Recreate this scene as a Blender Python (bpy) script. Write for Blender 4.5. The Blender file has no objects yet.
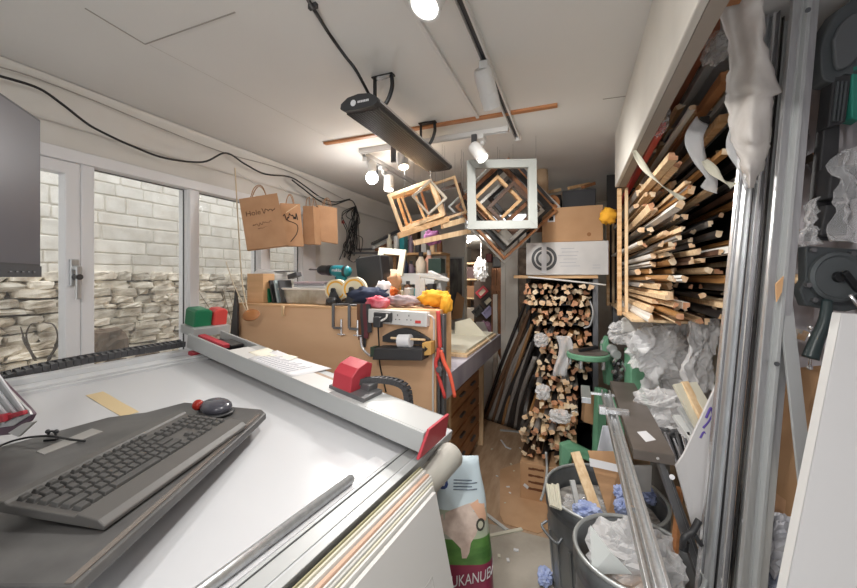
import bpy, math, random
from mathutils import Vector, Matrix, noise
random.seed(11)
C = bpy.context.scene.collection
SC = bpy.context.scene
PI = math.pi
# ---------------------------------------------------------------- camera
F = 365.0; CX = 428.5; HY = 277.0; EYE = 1.5
YAW = math.atan(146.5 / F); cs = math.cos(YAW); sn = math.sin(YAW)
cam_d = bpy.data.cameras.new('camera'); cam = bpy.data.objects.new('camera', cam_d); C.objects.link(cam)
cam_d.sensor_width = 36; cam_d.lens = F / 857 * 36; cam_d.shift_y = -(294 - HY) / 857
cam_d.clip_start = 0.02; cam_d.clip_end = 60
cam.location = (0, 0, EYE); cam.rotation_euler = (PI / 2, 0, YAW)
SC.camera = cam
# ---------------------------------------------------------------- world, lights, exposure
w = bpy.data.worlds.new('overcast_sky'); SC.world = w; w.use_nodes = True
bg = w.node_tree.nodes['Background']; bg.inputs[0].default_value = (0.93, 0.96, 1.0, 1); bg.inputs[1].default_value = 1.6
SC.view_settings.view_transform = 'Standard'; SC.view_settings.look = 'None'
SC.view_settings.exposure = 0.3; SC.view_settings.gamma = 1.0; SC.view_settings.use_curve_mapping = False
SPOT_W = 32.0
SC.cycles.diffuse_bounces = 8; SC.cycles.max_bounces = 14; SC.cycles.transparent_max_bounces = 24
# ---------------------------------------------------------------- pixel helpers (photo frame -> place)
def P(px, py, d):
    r = (px - CX) / F * d
    return Vector((r * cs - d * sn, r * sn + d * cs, EYE - (py - HY) / F * d))
def ray(px, py): return P(px, py, 1.0) - Vector((0, 0, EYE))
def PZ(px, py, z):
    k = ray(px, py); return Vector((0, 0, EYE)) + k * ((z - EYE) / k.z)
def PX(px, py, x):
    k = ray(px, py); return Vector((0, 0, EYE)) + k * (x / k.x)
def PY(px, py, y):
    k = ray(px, py); return Vector((0, 0, EYE)) + k * (y / k.y)
RT = Vector((cs, sn, 0)); FW = Vector((-sn, cs, 0)); UP = Vector((0, 0, 1))
# ---------------------------------------------------------------- materials
_M = {}
def mat(name, col, rough=0.6, metal=0.0, col2=None, scale=8.0, bump=0.0, stretch=None, emit=0, trans=0, alpha=1, island=0, detail=4, contrast=(0.35, 0.65)):
    if name in _M: return _M[name]
    m = bpy.data.materials.new(name); m.use_nodes = True; nt = m.node_tree; N = nt.nodes; L = nt.links
    b = N['Principled BSDF']
    b.inputs['Base Color'].default_value = (*col, 1); b.inputs['Roughness'].default_value = rough; b.inputs['Metallic'].default_value = metal
    if emit: b.inputs['Emission Color'].default_value = (*col, 1); b.inputs['Emission Strength'].default_value = emit
    if trans: b.inputs['Transmission Weight'].default_value = trans
    if alpha < 1: b.inputs['Alpha'].default_value = alpha
    if col2 is not None or bump:
        tc = N.new('ShaderNodeTexCoord'); mp = N.new('ShaderNodeMapping'); nz = N.new('ShaderNodeTexNoise')
        L.new(tc.outputs['Object'], mp.inputs[0]); L.new(mp.outputs[0], nz.inputs['Vector'])
        if stretch: mp.inputs['Scale'].default_value = stretch
        nz.inputs['Scale'].default_value = scale; nz.inputs['Detail'].default_value = detail
        if col2 is not None:
            rp = N.new('ShaderNodeValToRGB'); rp.color_ramp.elements[0].position = contrast[0]; rp.color_ramp.elements[1].position = contrast[1]
            rp.color_ramp.elements[0].color = (*col, 1); rp.color_ramp.elements[1].color = (*col2, 1)
            L.new(nz.outputs['Fac'], rp.inputs[0]); out = rp.outputs[0]
            if island:
                g = N.new('ShaderNodeNewGeometry'); hs = N.new('ShaderNodeHueSaturation'); mr = N.new('ShaderNodeMapRange')
                L.new(g.outputs['Random Per Island'], mr.inputs[0]); mr.inputs[3].default_value = 1 - island; mr.inputs[4].default_value = 1 + island
                L.new(mr.outputs[0], hs.inputs['Value']); L.new(out, hs.inputs['Color']); out = hs.outputs[0]
            L.new(out, b.inputs['Base Color'])
        if bump:
            bp = N.new('ShaderNodeBump'); bp.inputs['Strength'].default_value = bump; bp.inputs['Distance'].default_value = 0.02
            L.new(nz.outputs['Fac'], bp.inputs['Height']); L.new(bp.outputs[0], b.inputs['Normal'])
    _M[name] = m; return m
def clear(name, col, amount, rough=0.15, bump=0.0):
    """thin clear film or pane: part see-through, part glossy and milky"""
    if name in _M: return _M[name]
    m = bpy.data.materials.new(name); m.use_nodes = True; nt = m.node_tree; N = nt.nodes; L = nt.links
    b = N['Principled BSDF']; b.inputs['Base Color'].default_value = (*col, 1); b.inputs['Roughness'].default_value = rough
    t = N.new('ShaderNodeBsdfTransparent'); mx = N.new('ShaderNodeMixShader'); fr = N.new('ShaderNodeLayerWeight'); fr.inputs[0].default_value = 0.35
    mr = N.new('ShaderNodeMapRange'); mr.inputs[3].default_value = amount; mr.inputs[4].default_value = min(1, amount + 0.45)
    L.new(fr.outputs['Facing'], mr.inputs[0]); L.new(mr.outputs[0], mx.inputs[0])
    L.new(t.outputs[0], mx.inputs[1]); L.new(b.outputs[0], mx.inputs[2]); L.new(mx.outputs[0], N['Material Output'].inputs[0])
    if bump:
        nz = N.new('ShaderNodeTexNoise'); nz.inputs['Scale'].default_value = 14; nz.inputs['Detail'].default_value = 6; bp = N.new('ShaderNodeBump'); bp.inputs['Strength'].default_value = bump
        L.new(nz.outputs['Fac'], bp.inputs['Height']); L.new(bp.outputs[0], b.inputs['Normal'])
    _M[name] = m; return m
def rgb(r, g, b):
    f = lambda c: (c / 255 / 12.92) if c <= 10 else ((c / 255 + 0.055) / 1.055) ** 2.4
    return (f(r), f(g), f(b))
WALL = mat('wall_paint', rgb(214, 211, 206), 0.85, col2=rgb(207, 204, 198), scale=3, bump=0.03)
CEIL = mat('ceiling_paint', rgb(217, 216, 213), 0.9, col2=rgb(212, 211, 208), scale=1.5)
UPVC = mat('white_plastic_frame', rgb(222, 222, 224), 0.35)
WHITE = mat('white_laminate', rgb(196, 197, 200), 0.22)
WHITEM = mat('white_enamel', rgb(204, 203, 201), 0.4)
PAPER = mat('white_paper', rgb(216, 216, 219), 0.7)
GREYL = mat('light_grey_metal', rgb(174, 176, 176), 0.42, 0.15)
ALU = mat('aluminium', rgb(200, 202, 203), 0.32, 0.75, col2=rgb(186, 188, 190), scale=5, stretch=(20, 20, 1))
CHROME = mat('chrome', rgb(232, 232, 234), 0.2, 0.85)
STEELD = mat('dark_steel', rgb(112, 112, 114), 0.4, 0.5)
BLACK = mat('black_plastic', rgb(52, 52, 54), 0.45)
BLACKM = mat('black_metal', rgb(44, 45, 47), 0.35, 0.5)
DARKG = mat('charcoal_plastic', rgb(70, 70, 73), 0.42)
RED = mat('red_plastic', rgb(176, 54, 66), 0.45)
REDB = mat('bright_red', rgb(204, 70, 66), 0.45)
GREEN = mat('green_plastic', rgb(20, 112, 76), 0.4)
MGREEN = mat('green_machine_enamel', rgb(112, 162, 132), 0.4, col2=rgb(98, 148, 118), scale=10)
BIRCH = mat('pale_plywood', rgb(222, 180, 136), 0.55, col2=rgb(208, 164, 120), scale=4, stretch=(1, 1, 6), bump=0.02)
TAN = mat('tan_board', rgb(224, 184, 146), 0.6, col2=rgb(217, 175, 137), scale=3, stretch=(0.6, 1, 3))
PINE = mat('pine_wood', rgb(222, 186, 140), 0.55, col2=rgb(198, 152, 104), scale=6, stretch=(1, 8, 8))
PALE = mat('pale_bare_wood', rgb(232, 206, 168), 0.6, col2=rgb(212, 178, 136), scale=6, stretch=(8, 8, 1))
OAK = mat('orange_wood', rgb(180, 126, 84), 0.5, col2=rgb(156, 102, 62), scale=7, stretch=(1, 1, 8))
BROWN = mat('brown_wood', rgb(134, 88, 54), 0.55, col2=rgb(98, 60, 36), scale=7, stretch=(6, 6, 1))
DRAWERW = mat('mid_brown_drawer_wood', rgb(192, 142, 100), 0.5, col2=rgb(170, 120, 80), scale=5, stretch=(1, 1, 6))
CARD = mat('brown_cardboard', rgb(192, 152, 114), 0.8, col2=rgb(180, 140, 102), scale=5)
KRAFT = mat('kraft_paper', rgb(196, 154, 118), 0.8, col2=rgb(184, 142, 106), scale=9, bump=0.08)
INK = mat('dark_ink', rgb(92, 62, 46), 0.8)
BLACKINK = mat('black_ink', rgb(30, 30, 32), 0.7)
GALV = mat('galvanised_steel', rgb(150, 154, 156), 0.42, 0.65, col2=rgb(112, 116, 120), scale=7, stretch=(1, 1, 0.25))
CABLE = mat('black_cable', rgb(30, 30, 31), 0.5)
WCABLE = mat('white_cable', rgb(222, 220, 216), 0.5)
YEL = mat('yellow', rgb(238, 178, 54), 0.55)
BLUEC = mat('pale_blue_cloth', rgb(146, 160, 204), 0.75, col2=rgb(178, 190, 222), scale=20, bump=0.3)
NAVY = mat('navy_cloth', rgb(44, 52, 74), 0.9, bump=0.3, scale=20)
FILM = clear('clear_film', (0.92, 0.92, 0.93), 0.10, 0.12, 0.7)
FILMW = clear('milky_film', (0.86, 0.86, 0.87), 0.36, 0.2, 0.9)
PANE = clear('window_glass', (0.8, 0.85, 0.85), 0.03, 0.02)
LIT = mat('lamp_glow', (1, 0.96, 0.9), emit=9)
# ---------------------------------------------------------------- mesh builder
class MB:
    def __init__(self): self.v = []; self.f = []; self.m = []
    def add(self, vs, fs, m=0):
        k = len(self.v); self.v += [Vector(q) for q in vs]
        for q in fs: self.f.append([i + k for i in q]); self.m.append(m)
        return self
    def box(self, c, s, R=None, m=0):
        c = Vector(c); x, y, z = s[0] / 2, s[1] / 2, s[2] / 2
        vs = [Vector((a * x, b * y, e * z)) for e in (-1, 1) for b in (-1, 1) for a in (-1, 1)]
        if R is not None: vs = [R @ q for q in vs]
        return self.add([q + c for q in vs], [(0, 2, 3, 1), (4, 5, 7, 6), (0, 1, 5, 4), (1, 3, 7, 5), (3, 2, 6, 7), (2, 0, 4, 6)], m)
    def span(self, lo, hi, m=0):
        lo, hi = Vector(lo), Vector(hi); return self.box((lo + hi) / 2, hi - lo, None, m)
    def prism(self, poly, vec, m=0, mside=None):
        n = len(poly); a = [Vector(q) for q in poly]; b = [q + Vector(vec) for q in a]
        self.add(a + b, [list(range(n - 1, -1, -1)), list(range(n, 2 * n))], m)
        k = len(self.v) - 2 * n
        for i in range(n):
            j = (i + 1) % n; self.f.append([k + i, k + j, k + n + j, k + n + i]); self.m.append(m if mside is None else mside)
        return self
    def bar(self, p0, p1, wx, wy, up=UP, m=0):
        p0, p1 = Vector(p0), Vector(p1); t = (p1 - p0).normalized(); a = Vector(up).cross(t)
        if a.length < 1e-4: a = Vector((1, 0, 0)).cross(t)
        a.normalize(); b = t.cross(a)
        q = [a * (i * wx / 2) + b * (j * wy / 2) for i, j in ((-1, -1), (1, -1), (1, 1), (-1, 1))]
        return self.prism([p0 + k for k in q], p1 - p0, m)
    def cyl(self, p0, p1, r0, r1=None, n=18, m=0, mcap=None):
        p0, p1 = Vector(p0), Vector(p1); r1 = r0 if r1 is None else r1
        t = (p1 - p0).normalized(); a = t.orthogonal().normalized(); b = t.cross(a)
        ring = lambda p, r: [p + (a * math.cos(2 * PI * i / n) + b * math.sin(2 * PI * i / n)) * r for i in range(n)]
        k = len(self.v); self.v += ring(p0, r0) + ring(p1, r1)
        for i in range(n):
            j = (i + 1) % n; self.f.append([k + i, k + j, k + n + j, k + n + i]); self.m.append(m)
        mc = m if mcap is None else mcap
        self.f.append([k + i for i in range(n - 1, -1, -1)]); self.m.append(m)
        self.f.append([k + n + i for i in range(n)]); self.m.append(mc)
        return self
    def tube(self, pts, r, n=8, m=0, closed=False):
        pts = [Vector(q) for q in pts]; k = len(self.v); N = len(pts); prev = None
        for i, p in enumerate(pts):
            t = (pts[(i + 1) % N] - pts[i - 1]) if closed else (pts[min(i + 1, N - 1)] - pts[max(i - 1, 0)])
            t = t.normalized() if t.length > 1e-9 else Vector((0, 0, 1))
            a = t.orthogonal() if prev is None else prev - t * prev.dot(t)
            if a.length < 1e-5: a = t.orthogonal()
            a.normalize(); prev = a; b = t.cross(a); rr = r(i / (N - 1)) if callable(r) else r
            self.v += [p + (a * math.cos(2 * PI * j / n) + b * math.sin(2 * PI * j / n)) * rr for j in range(n)]
        for i in range(N if closed else N - 1):
            i2 = (i + 1) % N
            for j in range(n):
                j2 = (j + 1) % n; self.f.append([k + i * n + j, k + i * n + j2, k + i2 * n + j2, k + i2 * n + j]); self.m.append(m)
        if not closed:
            self.f.append([k + j for j in range(n - 1, -1, -1)]); self.m.append(m)
            self.f.append([k + (N - 1) * n + j for j in range(n)]); self.m.append(m)
        return self
    def lathe(self, prof, c=(0, 0, 0), n=32, m=0, axis=UP, cap=True):
        c = Vector(c); t = Vector(axis).normalized(); a = t.orthogonal().normalized(); b = t.cross(a); k = len(self.v)
        for r, z in prof: self.v += [c + t * z + (a * math.cos(2 * PI * i / n) + b * math.sin(2 * PI * i / n)) * r for i in range(n)]
        for q in range(len(prof) - 1):
            for i in range(n):
                j = (i + 1) % n; self.f.append([k + q * n + i, k + q * n + j, k + (q + 1) * n + j, k + (q + 1) * n + i]); self.m.append(m)
        if cap:
            self.f.append([k + i for i in range(n - 1, -1, -1)]); self.m.append(m)
            e = (len(prof) - 1) * n; self.f.append([k + e + i for i in range(n)]); self.m.append(m)
        return self
    def sheet(self, fn, nu, nv, th=0.002, m=0):
        """a closed thin sheet: fn(u, v) gives its points"""
        g = [[Vector(fn(i / nu, j / nv)) for j in range(nv + 1)] for i in range(nu + 1)]
        k = len(self.v); W = nv + 1; tot = (nu + 1) * W; nr = []
        for i in range(nu + 1):
            for j in range(nv + 1):
                du = g[min(i + 1, nu)][j] - g[max(i - 1, 0)][j]; dv = g[i][min(j + 1, nv)] - g[i][max(j - 1, 0)]
                q = du.cross(dv); nr.append(q.normalized() if q.length > 1e-12 else UP.copy())
        flat = [g[i][j] for i in range(nu + 1) for j in range(nv + 1)]
        self.v += flat + [p - q * th for p, q in zip(flat, nr)]
        I = lambda i, j: k + i * W + j
        for i in range(nu):
            for j in range(nv):
                self.f.append([I(i, j), I(i + 1, j), I(i + 1, j + 1), I(i, j + 1)]); self.m.append(m)
                self.f.append([tot + I(i, j), tot + I(i, j + 1), tot + I(i + 1, j + 1), tot + I(i + 1, j)]); self.m.append(m)
        rim = [I(i, 0) for i in range(nu)] + [I(nu, j) for j in range(nv)] + [I(i, nv) for i in range(nu, 0, -1)] + [I(0, j) for j in range(nv, 0, -1)]
        for q in range(len(rim)):
            a, b = rim[q], rim[(q + 1) % len(rim)]; self.f.append([b, a, a + tot, b + tot]); self.m.append(m)
        return self
    def blob(self, c, s, R=None, nu=12, nv=8, e=1.0, amp=0.0, fr=3.0, m=0, seed=0, ridge=False):
        """rounded (super)ellipsoid with optional noise"""
        c = Vector(c); k = len(self.v); sg = lambda x: math.copysign(abs(x) ** e, x)
        def pt(th, ph):
            q = Vector((sg(math.cos(ph)) * sg(math.cos(th)), sg(math.cos(ph)) * sg(math.sin(th)), sg(math.sin(ph))))
            if ridge:
                o_ = Vector((seed * 3.1, seed * 1.7, 0)); q *= 1.12 - amp * (1.5 * abs(noise.noise(q * fr * .6 + o_)) + .7 * abs(noise.noise(q * fr * 1.3 - o_)) + .2 * abs(noise.noise(q * fr * 2.6 + o_)))
            elif amp: q *= 1 + amp * noise.noise(q * fr + Vector((seed * 3.1, seed * 1.7, 0)))
            q = Vector((q.x * s[0], q.y * s[1], q.z * s[2])); return c + (R @ q if R is not None else q)
        for j in range(1, nv):
            for i in range(nu): self.v.append(pt(2 * PI * i / nu, -PI / 2 + PI * j / nv))
        self.v += [pt(0, -PI / 2), pt(0, PI / 2)]; b = k + (nv - 1) * nu
        for j in range(nv - 2):
            for i in range(nu):
                i2 = (i + 1) % nu; self.f.append([k + j * nu + i, k + j * nu + i2, k + (j + 1) * nu + i2, k + (j + 1) * nu + i]); self.m.append(m)
        for i in range(nu):
            i2 = (i + 1) % nu; self.f.append([b, k + i2, k + i]); self.m.append(m)
            self.f.append([b + 1, k + (nv - 2) * nu + i, k + (nv - 2) * nu + i2]); self.m.append(m)
        return self
    def frame(self, c, a, b, W, H, wd, th, m=0, back=None):
        """mitred frame centred at c, in the plane of a (right) and b (up)"""
        c = Vector(c); a = Vector(a).normalized(); b = Vector(b).normalized(); n = a.cross(b)
        o = [(-W / 2, -H / 2), (W / 2, -H / 2), (W / 2, H / 2), (-W / 2, H / 2)]
        i_ = [(-W / 2 + wd, -H / 2 + wd), (W / 2 - wd, -H / 2 + wd), (W / 2 - wd, H / 2 - wd), (-W / 2 + wd, H / 2 - wd)]
        pt = lambda q, z: c + a * q[0] + b * q[1] + n * z
        vs = [pt(q, th / 2) for q in o] + [pt(q, th / 2) for q in i_] + [pt(q, -th / 2) for q in o] + [pt(q, -th / 2) for q in i_]
        fs = []
        for q in range(4):
            r = (q + 1) % 4
            fs += [(q, r, 4 + r, 4 + q), (8 + r, 8 + q, 12 + q, 12 + r), (8 + q, 8 + r, r, q), (4 + q, 4 + r, 12 + r, 12 + q)]
        return self.add(vs, fs, m)
    def xf(self, M):
        M = M.to_4x4(); self.v = [M @ q for q in self.v]; return self
    def build(self, name, mats, parent=None, smooth=False, bevel=0.0, sub=0):
        me = bpy.data.meshes.new(name); o = bpy.data.objects.new(name, me); C.objects.link(o)
        if not isinstance(mats, (list, tuple)): mats = [mats]
        if parent is None:
            lo = Vector((min(q.x for q in self.v), min(q.y for q in self.v), min(q.z for q in self.v)))
            hi = Vector((max(q.x for q in self.v), max(q.y for q in self.v), 0))
            org = Vector(((lo.x + hi.x) / 2, (lo.y + hi.y) / 2, lo.z)); vs = [q - org for q in self.v]; o.location = org
        else:
            inv = WM[parent.name].inverted(); vs = [inv @ q for q in self.v]; o.parent = parent
        me.from_pydata([tuple(q) for q in vs], [], self.f)
        for q in mats: me.materials.append(q)
        me.polygons.foreach_set('material_index', self.m)
        me.polygons.foreach_set('use_smooth', [smooth] * len(self.f)); me.update(); me.validate()
        if bevel:
            bv = o.modifiers.new('bevel', 'BEVEL'); bv.width = bevel; bv.segments = 2; bv.limit_method = 'ANGLE'; bv.angle_limit = 0.7
        if sub:
            sb = o.modifiers.new('subdivision', 'SUBSURF'); sb.levels = sub; sb.render_levels = sub
        WM[o.name] = Matrix.Translation(o.location) if parent is None else WM[parent.name].copy()
        return o
WM = {}
def thing(name, label, cat, loc=(0, 0, 0), R=None, group=None):
    o = bpy.data.objects.new(name, None); C.objects.link(o); o.empty_display_size = 0.05
    M = Matrix.Translation(Vector(loc))
    if R is not None: M = M @ R.to_4x4()
    o.location = Vector(loc)
    if R is not None: o.rotation_euler = R.to_euler()
    WM[o.name] = M; o['label'] = label; o['category'] = cat; o['kind'] = 'thing'
    if group: o['group'] = group
    return o
def tag(o, label, cat, group=None, kind=None):
    o['label'] = label; o['category'] = cat
    if group: o['group'] = group
    o['kind'] = kind or 'thing'
    return o
def struct(o, label=None, cat=None):
    o['kind'] = 'structure'
    if label: o['label'] = label
    if cat: o['category'] = cat
    return o
def dup(root, loc=None, R=None, label=None, group=None):
    """a copy of a thing with copies of its parts and sub-parts"""
    r = root.copy(); C.objects.link(r)
    if loc is not None: r.location = loc
    if R is not None: r.rotation_euler = R.to_euler()
    if label: r['label'] = label
    if group: r['group'] = group
    for ch in root.children:
        c = ch.copy(); C.objects.link(c); c.parent = r
        for g in ch.children:
            d = g.copy(); C.objects.link(d); d.parent = c
    WM[r.name] = Matrix.Translation(r.location) @ r.rotation_euler.to_matrix().to_4x4()
    return r
def text(name, s, c, a, b, size, m, parent=None, th=0.0008, align='CENTER'):
    """lettering as a mesh, at c, reading along a with its up along b"""
    cu = bpy.data.curves.new(name, 'FONT'); cu.body = s; cu.size = size; cu.align_x = align; cu.align_y = 'CENTER'; cu.extrude = th
    t = bpy.data.objects.new(name, cu); C.objects.link(t); bpy.context.view_layer.update()
    me = bpy.data.meshes.new_from_object(t.evaluated_get(bpy.context.evaluated_depsgraph_get()))
    C.objects.unlink(t); bpy.data.objects.remove(t)
    a = Vector(a).normalized(); b = Vector(b).normalized(); n = a.cross(b)
    M = Matrix((a, b, n)).transposed().to_4x4(); M.translation = Vector(c)
    o = bpy.data.objects.new(name, me); C.objects.link(o); me.materials.clear(); me.materials.append(m)
    if parent is not None: o.parent = parent; M = WM[parent.name].inverted() @ M
    me.transform(M); return o
def arc(c, a, b, r, t0, t1, n=12):
    return [Vector(c) + Vector(a) * (r * math.cos(t0 + (t1 - t0) * i / n)) + Vector(b) * (r * math.sin(t0 + (t1 - t0) * i / n)) for i in range(n + 1)]
def smoothpath(pts, n=8):
    """Catmull-Rom through the points"""
    p = [Vector(q) for q in pts]; p = [2 * p[0] - p[1]] + p + [2 * p[-1] - p[-2]]; out = []
    for i in range(1, len(p) - 2):
        for k in range(n):
            t = k / n; out.append(0.5 * ((2 * p[i]) + (p[i + 1] - p[i - 1]) * t + (2 * p[i - 1] - 5 * p[i] + 4 * p[i + 1] - p[i + 2]) * t * t + (3 * p[i] - p[i - 1] - 3 * p[i + 1] + p[i + 2]) * t ** 3))
    return out + [p[-2]]
def rotz(a): return Matrix.Rotation(a, 3, 'Z')
def basis(x, y, z): return Matrix((Vector(x), Vector(y), Vector(z))).transposed()
def crumple(c, s, seed, amp=0.35, nu=28, nv=18, fr=3.2, R=None):
    """crumpled bag or cloth lump"""
    return MB().blob(c, s, R, nu, nv, 0.8, amp, fr, 0, seed)
# ================================================================ the room
CZ = 2.35; XL = -2.13; XR = 0.80; YB = 4.55; Y0 = -1.1
floorm = mat('worn_wood_floor', rgb(186, 158, 130), 0.5, col2=rgb(164, 134, 106), scale=5, stretch=(6, 1, 1), bump=0.02)
conc = mat('grey_concrete', rgb(176, 168, 156), 0.7, col2=rgb(156, 148, 136), scale=6, bump=0.03)
struct(MB().span((XL - .1, 2.2, -.1), (XR + .1, 7.2, 0)).build('floor', floorm))
struct(MB().span((XL - .1, Y0, -.1), (XR + .1, 2.2, -0.0005)).build('floor', conc))
struct(MB().span((XL - .1, Y0, CZ), (XR + .1, 4.7, CZ + .1)).build('ceiling', CEIL))
struct(MB().span((-2.1, 4.66, 2.05), (1, 7.2, 2.15)).build('ceiling', CEIL))
# left wall: below, above and between the windows
wl = MB(); WB = 0.86; WT = 2.045
wl.span((XL - .14, Y0, 0), (XL, 2.62, WB)).span((XL - .14, Y0, WT), (XL, 2.62, CZ)).span((XL - .14, 2.62, 0), (XL, 4.7, CZ)).span((XL - .14, Y0, WB), (XL, -.35, WT))
struct(wl.build('wall_left', WALL))
struct(MB().span((XR, Y0, 0), (XR + .12, 7.2, CZ)).build('wall_right', WALL))
# back wall with the opening into the store beyond
gw = mat('grey_white_partition', rgb(206, 202, 194), 0.7, col2=rgb(194, 190, 182), scale=3)
struct(MB().span((XL, YB, 0), (-1.32, YB + .1, CZ)).span((-1.32, YB, 2.28), (-.55, YB + .1, CZ)).span((-.55, YB, 0), (XR, YB + .1, CZ)).build('wall_back', gw))
sgw = mat('store_wall_brown', rgb(150, 134, 120), .8, col2=rgb(96, 82, 72), scale=7)
struct(MB().span((XL, 7.0, 0), (1, 7.1, 2.1)).build('wall_store', sgw))
struct(MB().span((-2.0, YB + .1, 0), (-1.9, 7.0, 2.1)).build('wall_store', gw))
# partition end and door jamb beside the moulding rack
struct(MB().span((-.70, 3.72, 0), (-.53, 3.80, 2.05)).span((-.66, 3.715, .1), (-.652, 3.72, 2.0)).build('trim_jamb', gw, bevel=.004))
struct(MB().span((-.79, 3.76, 0), (-.745, 3.80, 1.32)).build('trim_post', gw, bevel=.003))
# soft lining band at the top of the window wall
def band(u, v):
    y = -.6 + 5.0 * u
    return (XL + .012 + .075 * (1 - v) ** 2 + .006 * noise.noise(Vector((y * 4, v * 3, 0))), y, CZ - .002 - .17 * v)
struct(MB().sheet(band, 60, 8, .004).build('trim_lining', WALL, smooth=True))
struct(MB().span((XL, -.5, 2.02), (XL + .03, 2.62, 2.075)).build('trim_head', UPVC, bevel=.004))
struct(MB().span((XL - .14, -.4, WB - .03), (XL + .06, 2.6, WB)).build('trim_sill', UPVC, bevel=.006))
# windows
def window(k, y0, y1, casement=False):
    t = thing('window_%d' % k, 'x', 'window', (XL - .05, (y0 + y1) / 2, WB)); del t['label']; del t['category']; t['kind'] = 'structure'
    x = XL - .035
    c = (x, (y0 + y1) / 2, (WB + WT) / 2)
    a, b = Vector((0, 1, 0)), UP
    MB().frame(c, a, b, y1 - y0 + .05, WT - WB, .026, .07).build('window_frame', UPVC, t, bevel=.004)
    g0, g1 = .0, 0
    if casement:
        MB().frame((x + .018, c[1], c[2]), a, b, y1 - y0, WT - WB - .05, .055, .06).build('sash', UPVC, t, bevel=.005)
        h = MB().box((x + .056, y1 - .028, 1.52), (.02, .03, .12)); h.cyl((x + .06, y1 - .028, 1.54), (x + .095, y1 - .028, 1.54), .012)
        h.bar((x + .095, y1 - .028, 1.55), (x + .09, y1 - .028, 1.40), .02, .012)
        hd = h.build('handle', ALU, t, bevel=.003); hd['label'] = 'silver lever handle'
        MB().cyl((x + .066, y1 - .028, 1.50), (x + .104, y1 - .028, 1.50), .013).build('lock_button', BLACK, t)
    gk = MB().frame((x, c[1], c[2]), a, b, y1 - y0 + .004 - (.1 if casement else 0), WT - WB - .05 - (.1 if casement else 0), .004, .012)
    gk.build('gasket', BLACK, t)
    MB().span((x - .006, y0 + .005, WB + .03), (x + .002, y1 - .005, WT - .03)).build('pane', PANE, t)
window(1, -.30, .965, True); window(2, 1.02, 1.476); window(3, 1.54, 2.00); window(4, 2.10, 2.44)
mu = lambda a, b, n: struct(MB().span((XL - .085, a, WB), (XL + .015, b, WT)).build(n, UPVC, bevel=.005))
mu(.966, 1.018, 'trim_mullion'); mu(1.478, 1.538, 'trim_mullion'); mu(2.005, 2.095, 'trim_mullion'); mu(2.445, 2.61, 'trim_mullion')
# ceiling joints (open board joints) and the paint-free batten
jm = mat('joint_gap', rgb(150, 146, 140), 0.9)
j = MB()
j1 = PZ(145, 44, CZ); j.bar(PZ(85, 8, CZ), j1, .004, .004).bar(j1, PZ(235, 12, CZ), .004, .004)
struct(j.build('trim_ceiling_joint', jm))
struct(MB().bar(PZ(150, 45, CZ), PZ(345, 146, CZ), .002, .002).build('trim_ceiling_joint', mat('joint_faint', rgb(192, 188, 182), .9)))
struct(MB().bar(PZ(603, 99, CZ), PZ(633, 95, CZ), .004, .004).build('trim_ceiling_joint', jm))
bt = MB().span((-1.47, 1.885, CZ - .012), (-.08, 1.915, CZ)).build('ceiling_batten', OAK)
tag(bt, 'thin bare timber strip fixed across the white ceiling', 'batten')
# fascia above the moulding rack
struct(MB().span((.22, .75, 2.03), (.24, 2.42, CZ)).build('trim_fascia', gw, bevel=.004))
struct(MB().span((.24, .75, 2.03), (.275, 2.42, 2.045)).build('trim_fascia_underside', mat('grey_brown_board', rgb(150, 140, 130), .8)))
# ---------------------------------------------------------------- stone wall and yard outside
st_a = mat('pale_ashlar', rgb(240, 236, 226), 0.9, col2=rgb(222, 216, 204), scale=9, bump=0.5, island=.09)
st_b = mat('rubble_stone', rgb(240, 232, 216), 0.9, col2=rgb(176, 162, 142), scale=11, bump=0.8, island=.26, contrast=(.4, .7))
mort = mat('mortar', rgb(222, 216, 204), 0.95, col2=rgb(206, 200, 188), scale=14, bump=.4)
XS = -3.25
rnd = random.Random(5)
sw = MB().span((XS - .3, -.8, 1.5), (XS - .004, 5.2, 3.6)).build('wall_outside', mort); struct(sw)
struct(MB().span((XS - .3, -.8, 0), (XS - .05, 5.2, 1.5)).build('wall_outside_base', mat('dark_gap', rgb(116, 106, 94), .95)))
sm = MB(); z = 1.49
while z < 3.3:
    h = rnd.uniform(.06, .13); y = -.7 + rnd.uniform(-.2, 0)
    while y < 5:
        l = rnd.uniform(.13, .36)
        sm.blob((XS - .03, y + l / 2, z + h / 2), (.036, l / 2 - .003, h / 2 - .003), None, 18, 9, .16, .07, 2.5, 0, rnd.random() * 99); y += l
    z += h
struct(sm.build('wall_outside_ashlar', st_a, smooth=False))
sm = MB(); z = .78
while z < 1.49:
    h = rnd.uniform(.034, .066); y = -.7 + rnd.uniform(-.2, 0)
    while y < 5:
        l = rnd.uniform(.08, .24); hh = h * rnd.uniform(.85, 1.2)
        sm.blob((XS - .05 + rnd.uniform(0, .03), y + l / 2, z + h / 2 + rnd.uniform(-.008, .008)), (.07, l / 2 - .003, hh / 2), Matrix.Rotation(rnd.uniform(-.08, .08), 3, 'X'), 14, 8, .38, .34, 2.4, 0, rnd.random() * 99); y += l
    z += h
struct(sm.build('wall_outside_rubble', st_b, smooth=False))
struct(MB().span((-3.6, -.8, -.1), (XL - .14, 5.2, .80)).build('floor_yard', conc))
struct(MB().span((-4, 5.1, 0), (XL - .14, 5.2, 3.3)).build('wall_outside_return', st_a))

struct(MB().span((XL - .1, Y0 - .1, 0), (-.75, Y0, CZ)).span((-.75, Y0 - .1, 2.05), (.55, Y0, CZ)).span((.55, Y0 - .1, 0), (XR + .1, Y0, CZ)).build('wall_front', WALL))
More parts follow.
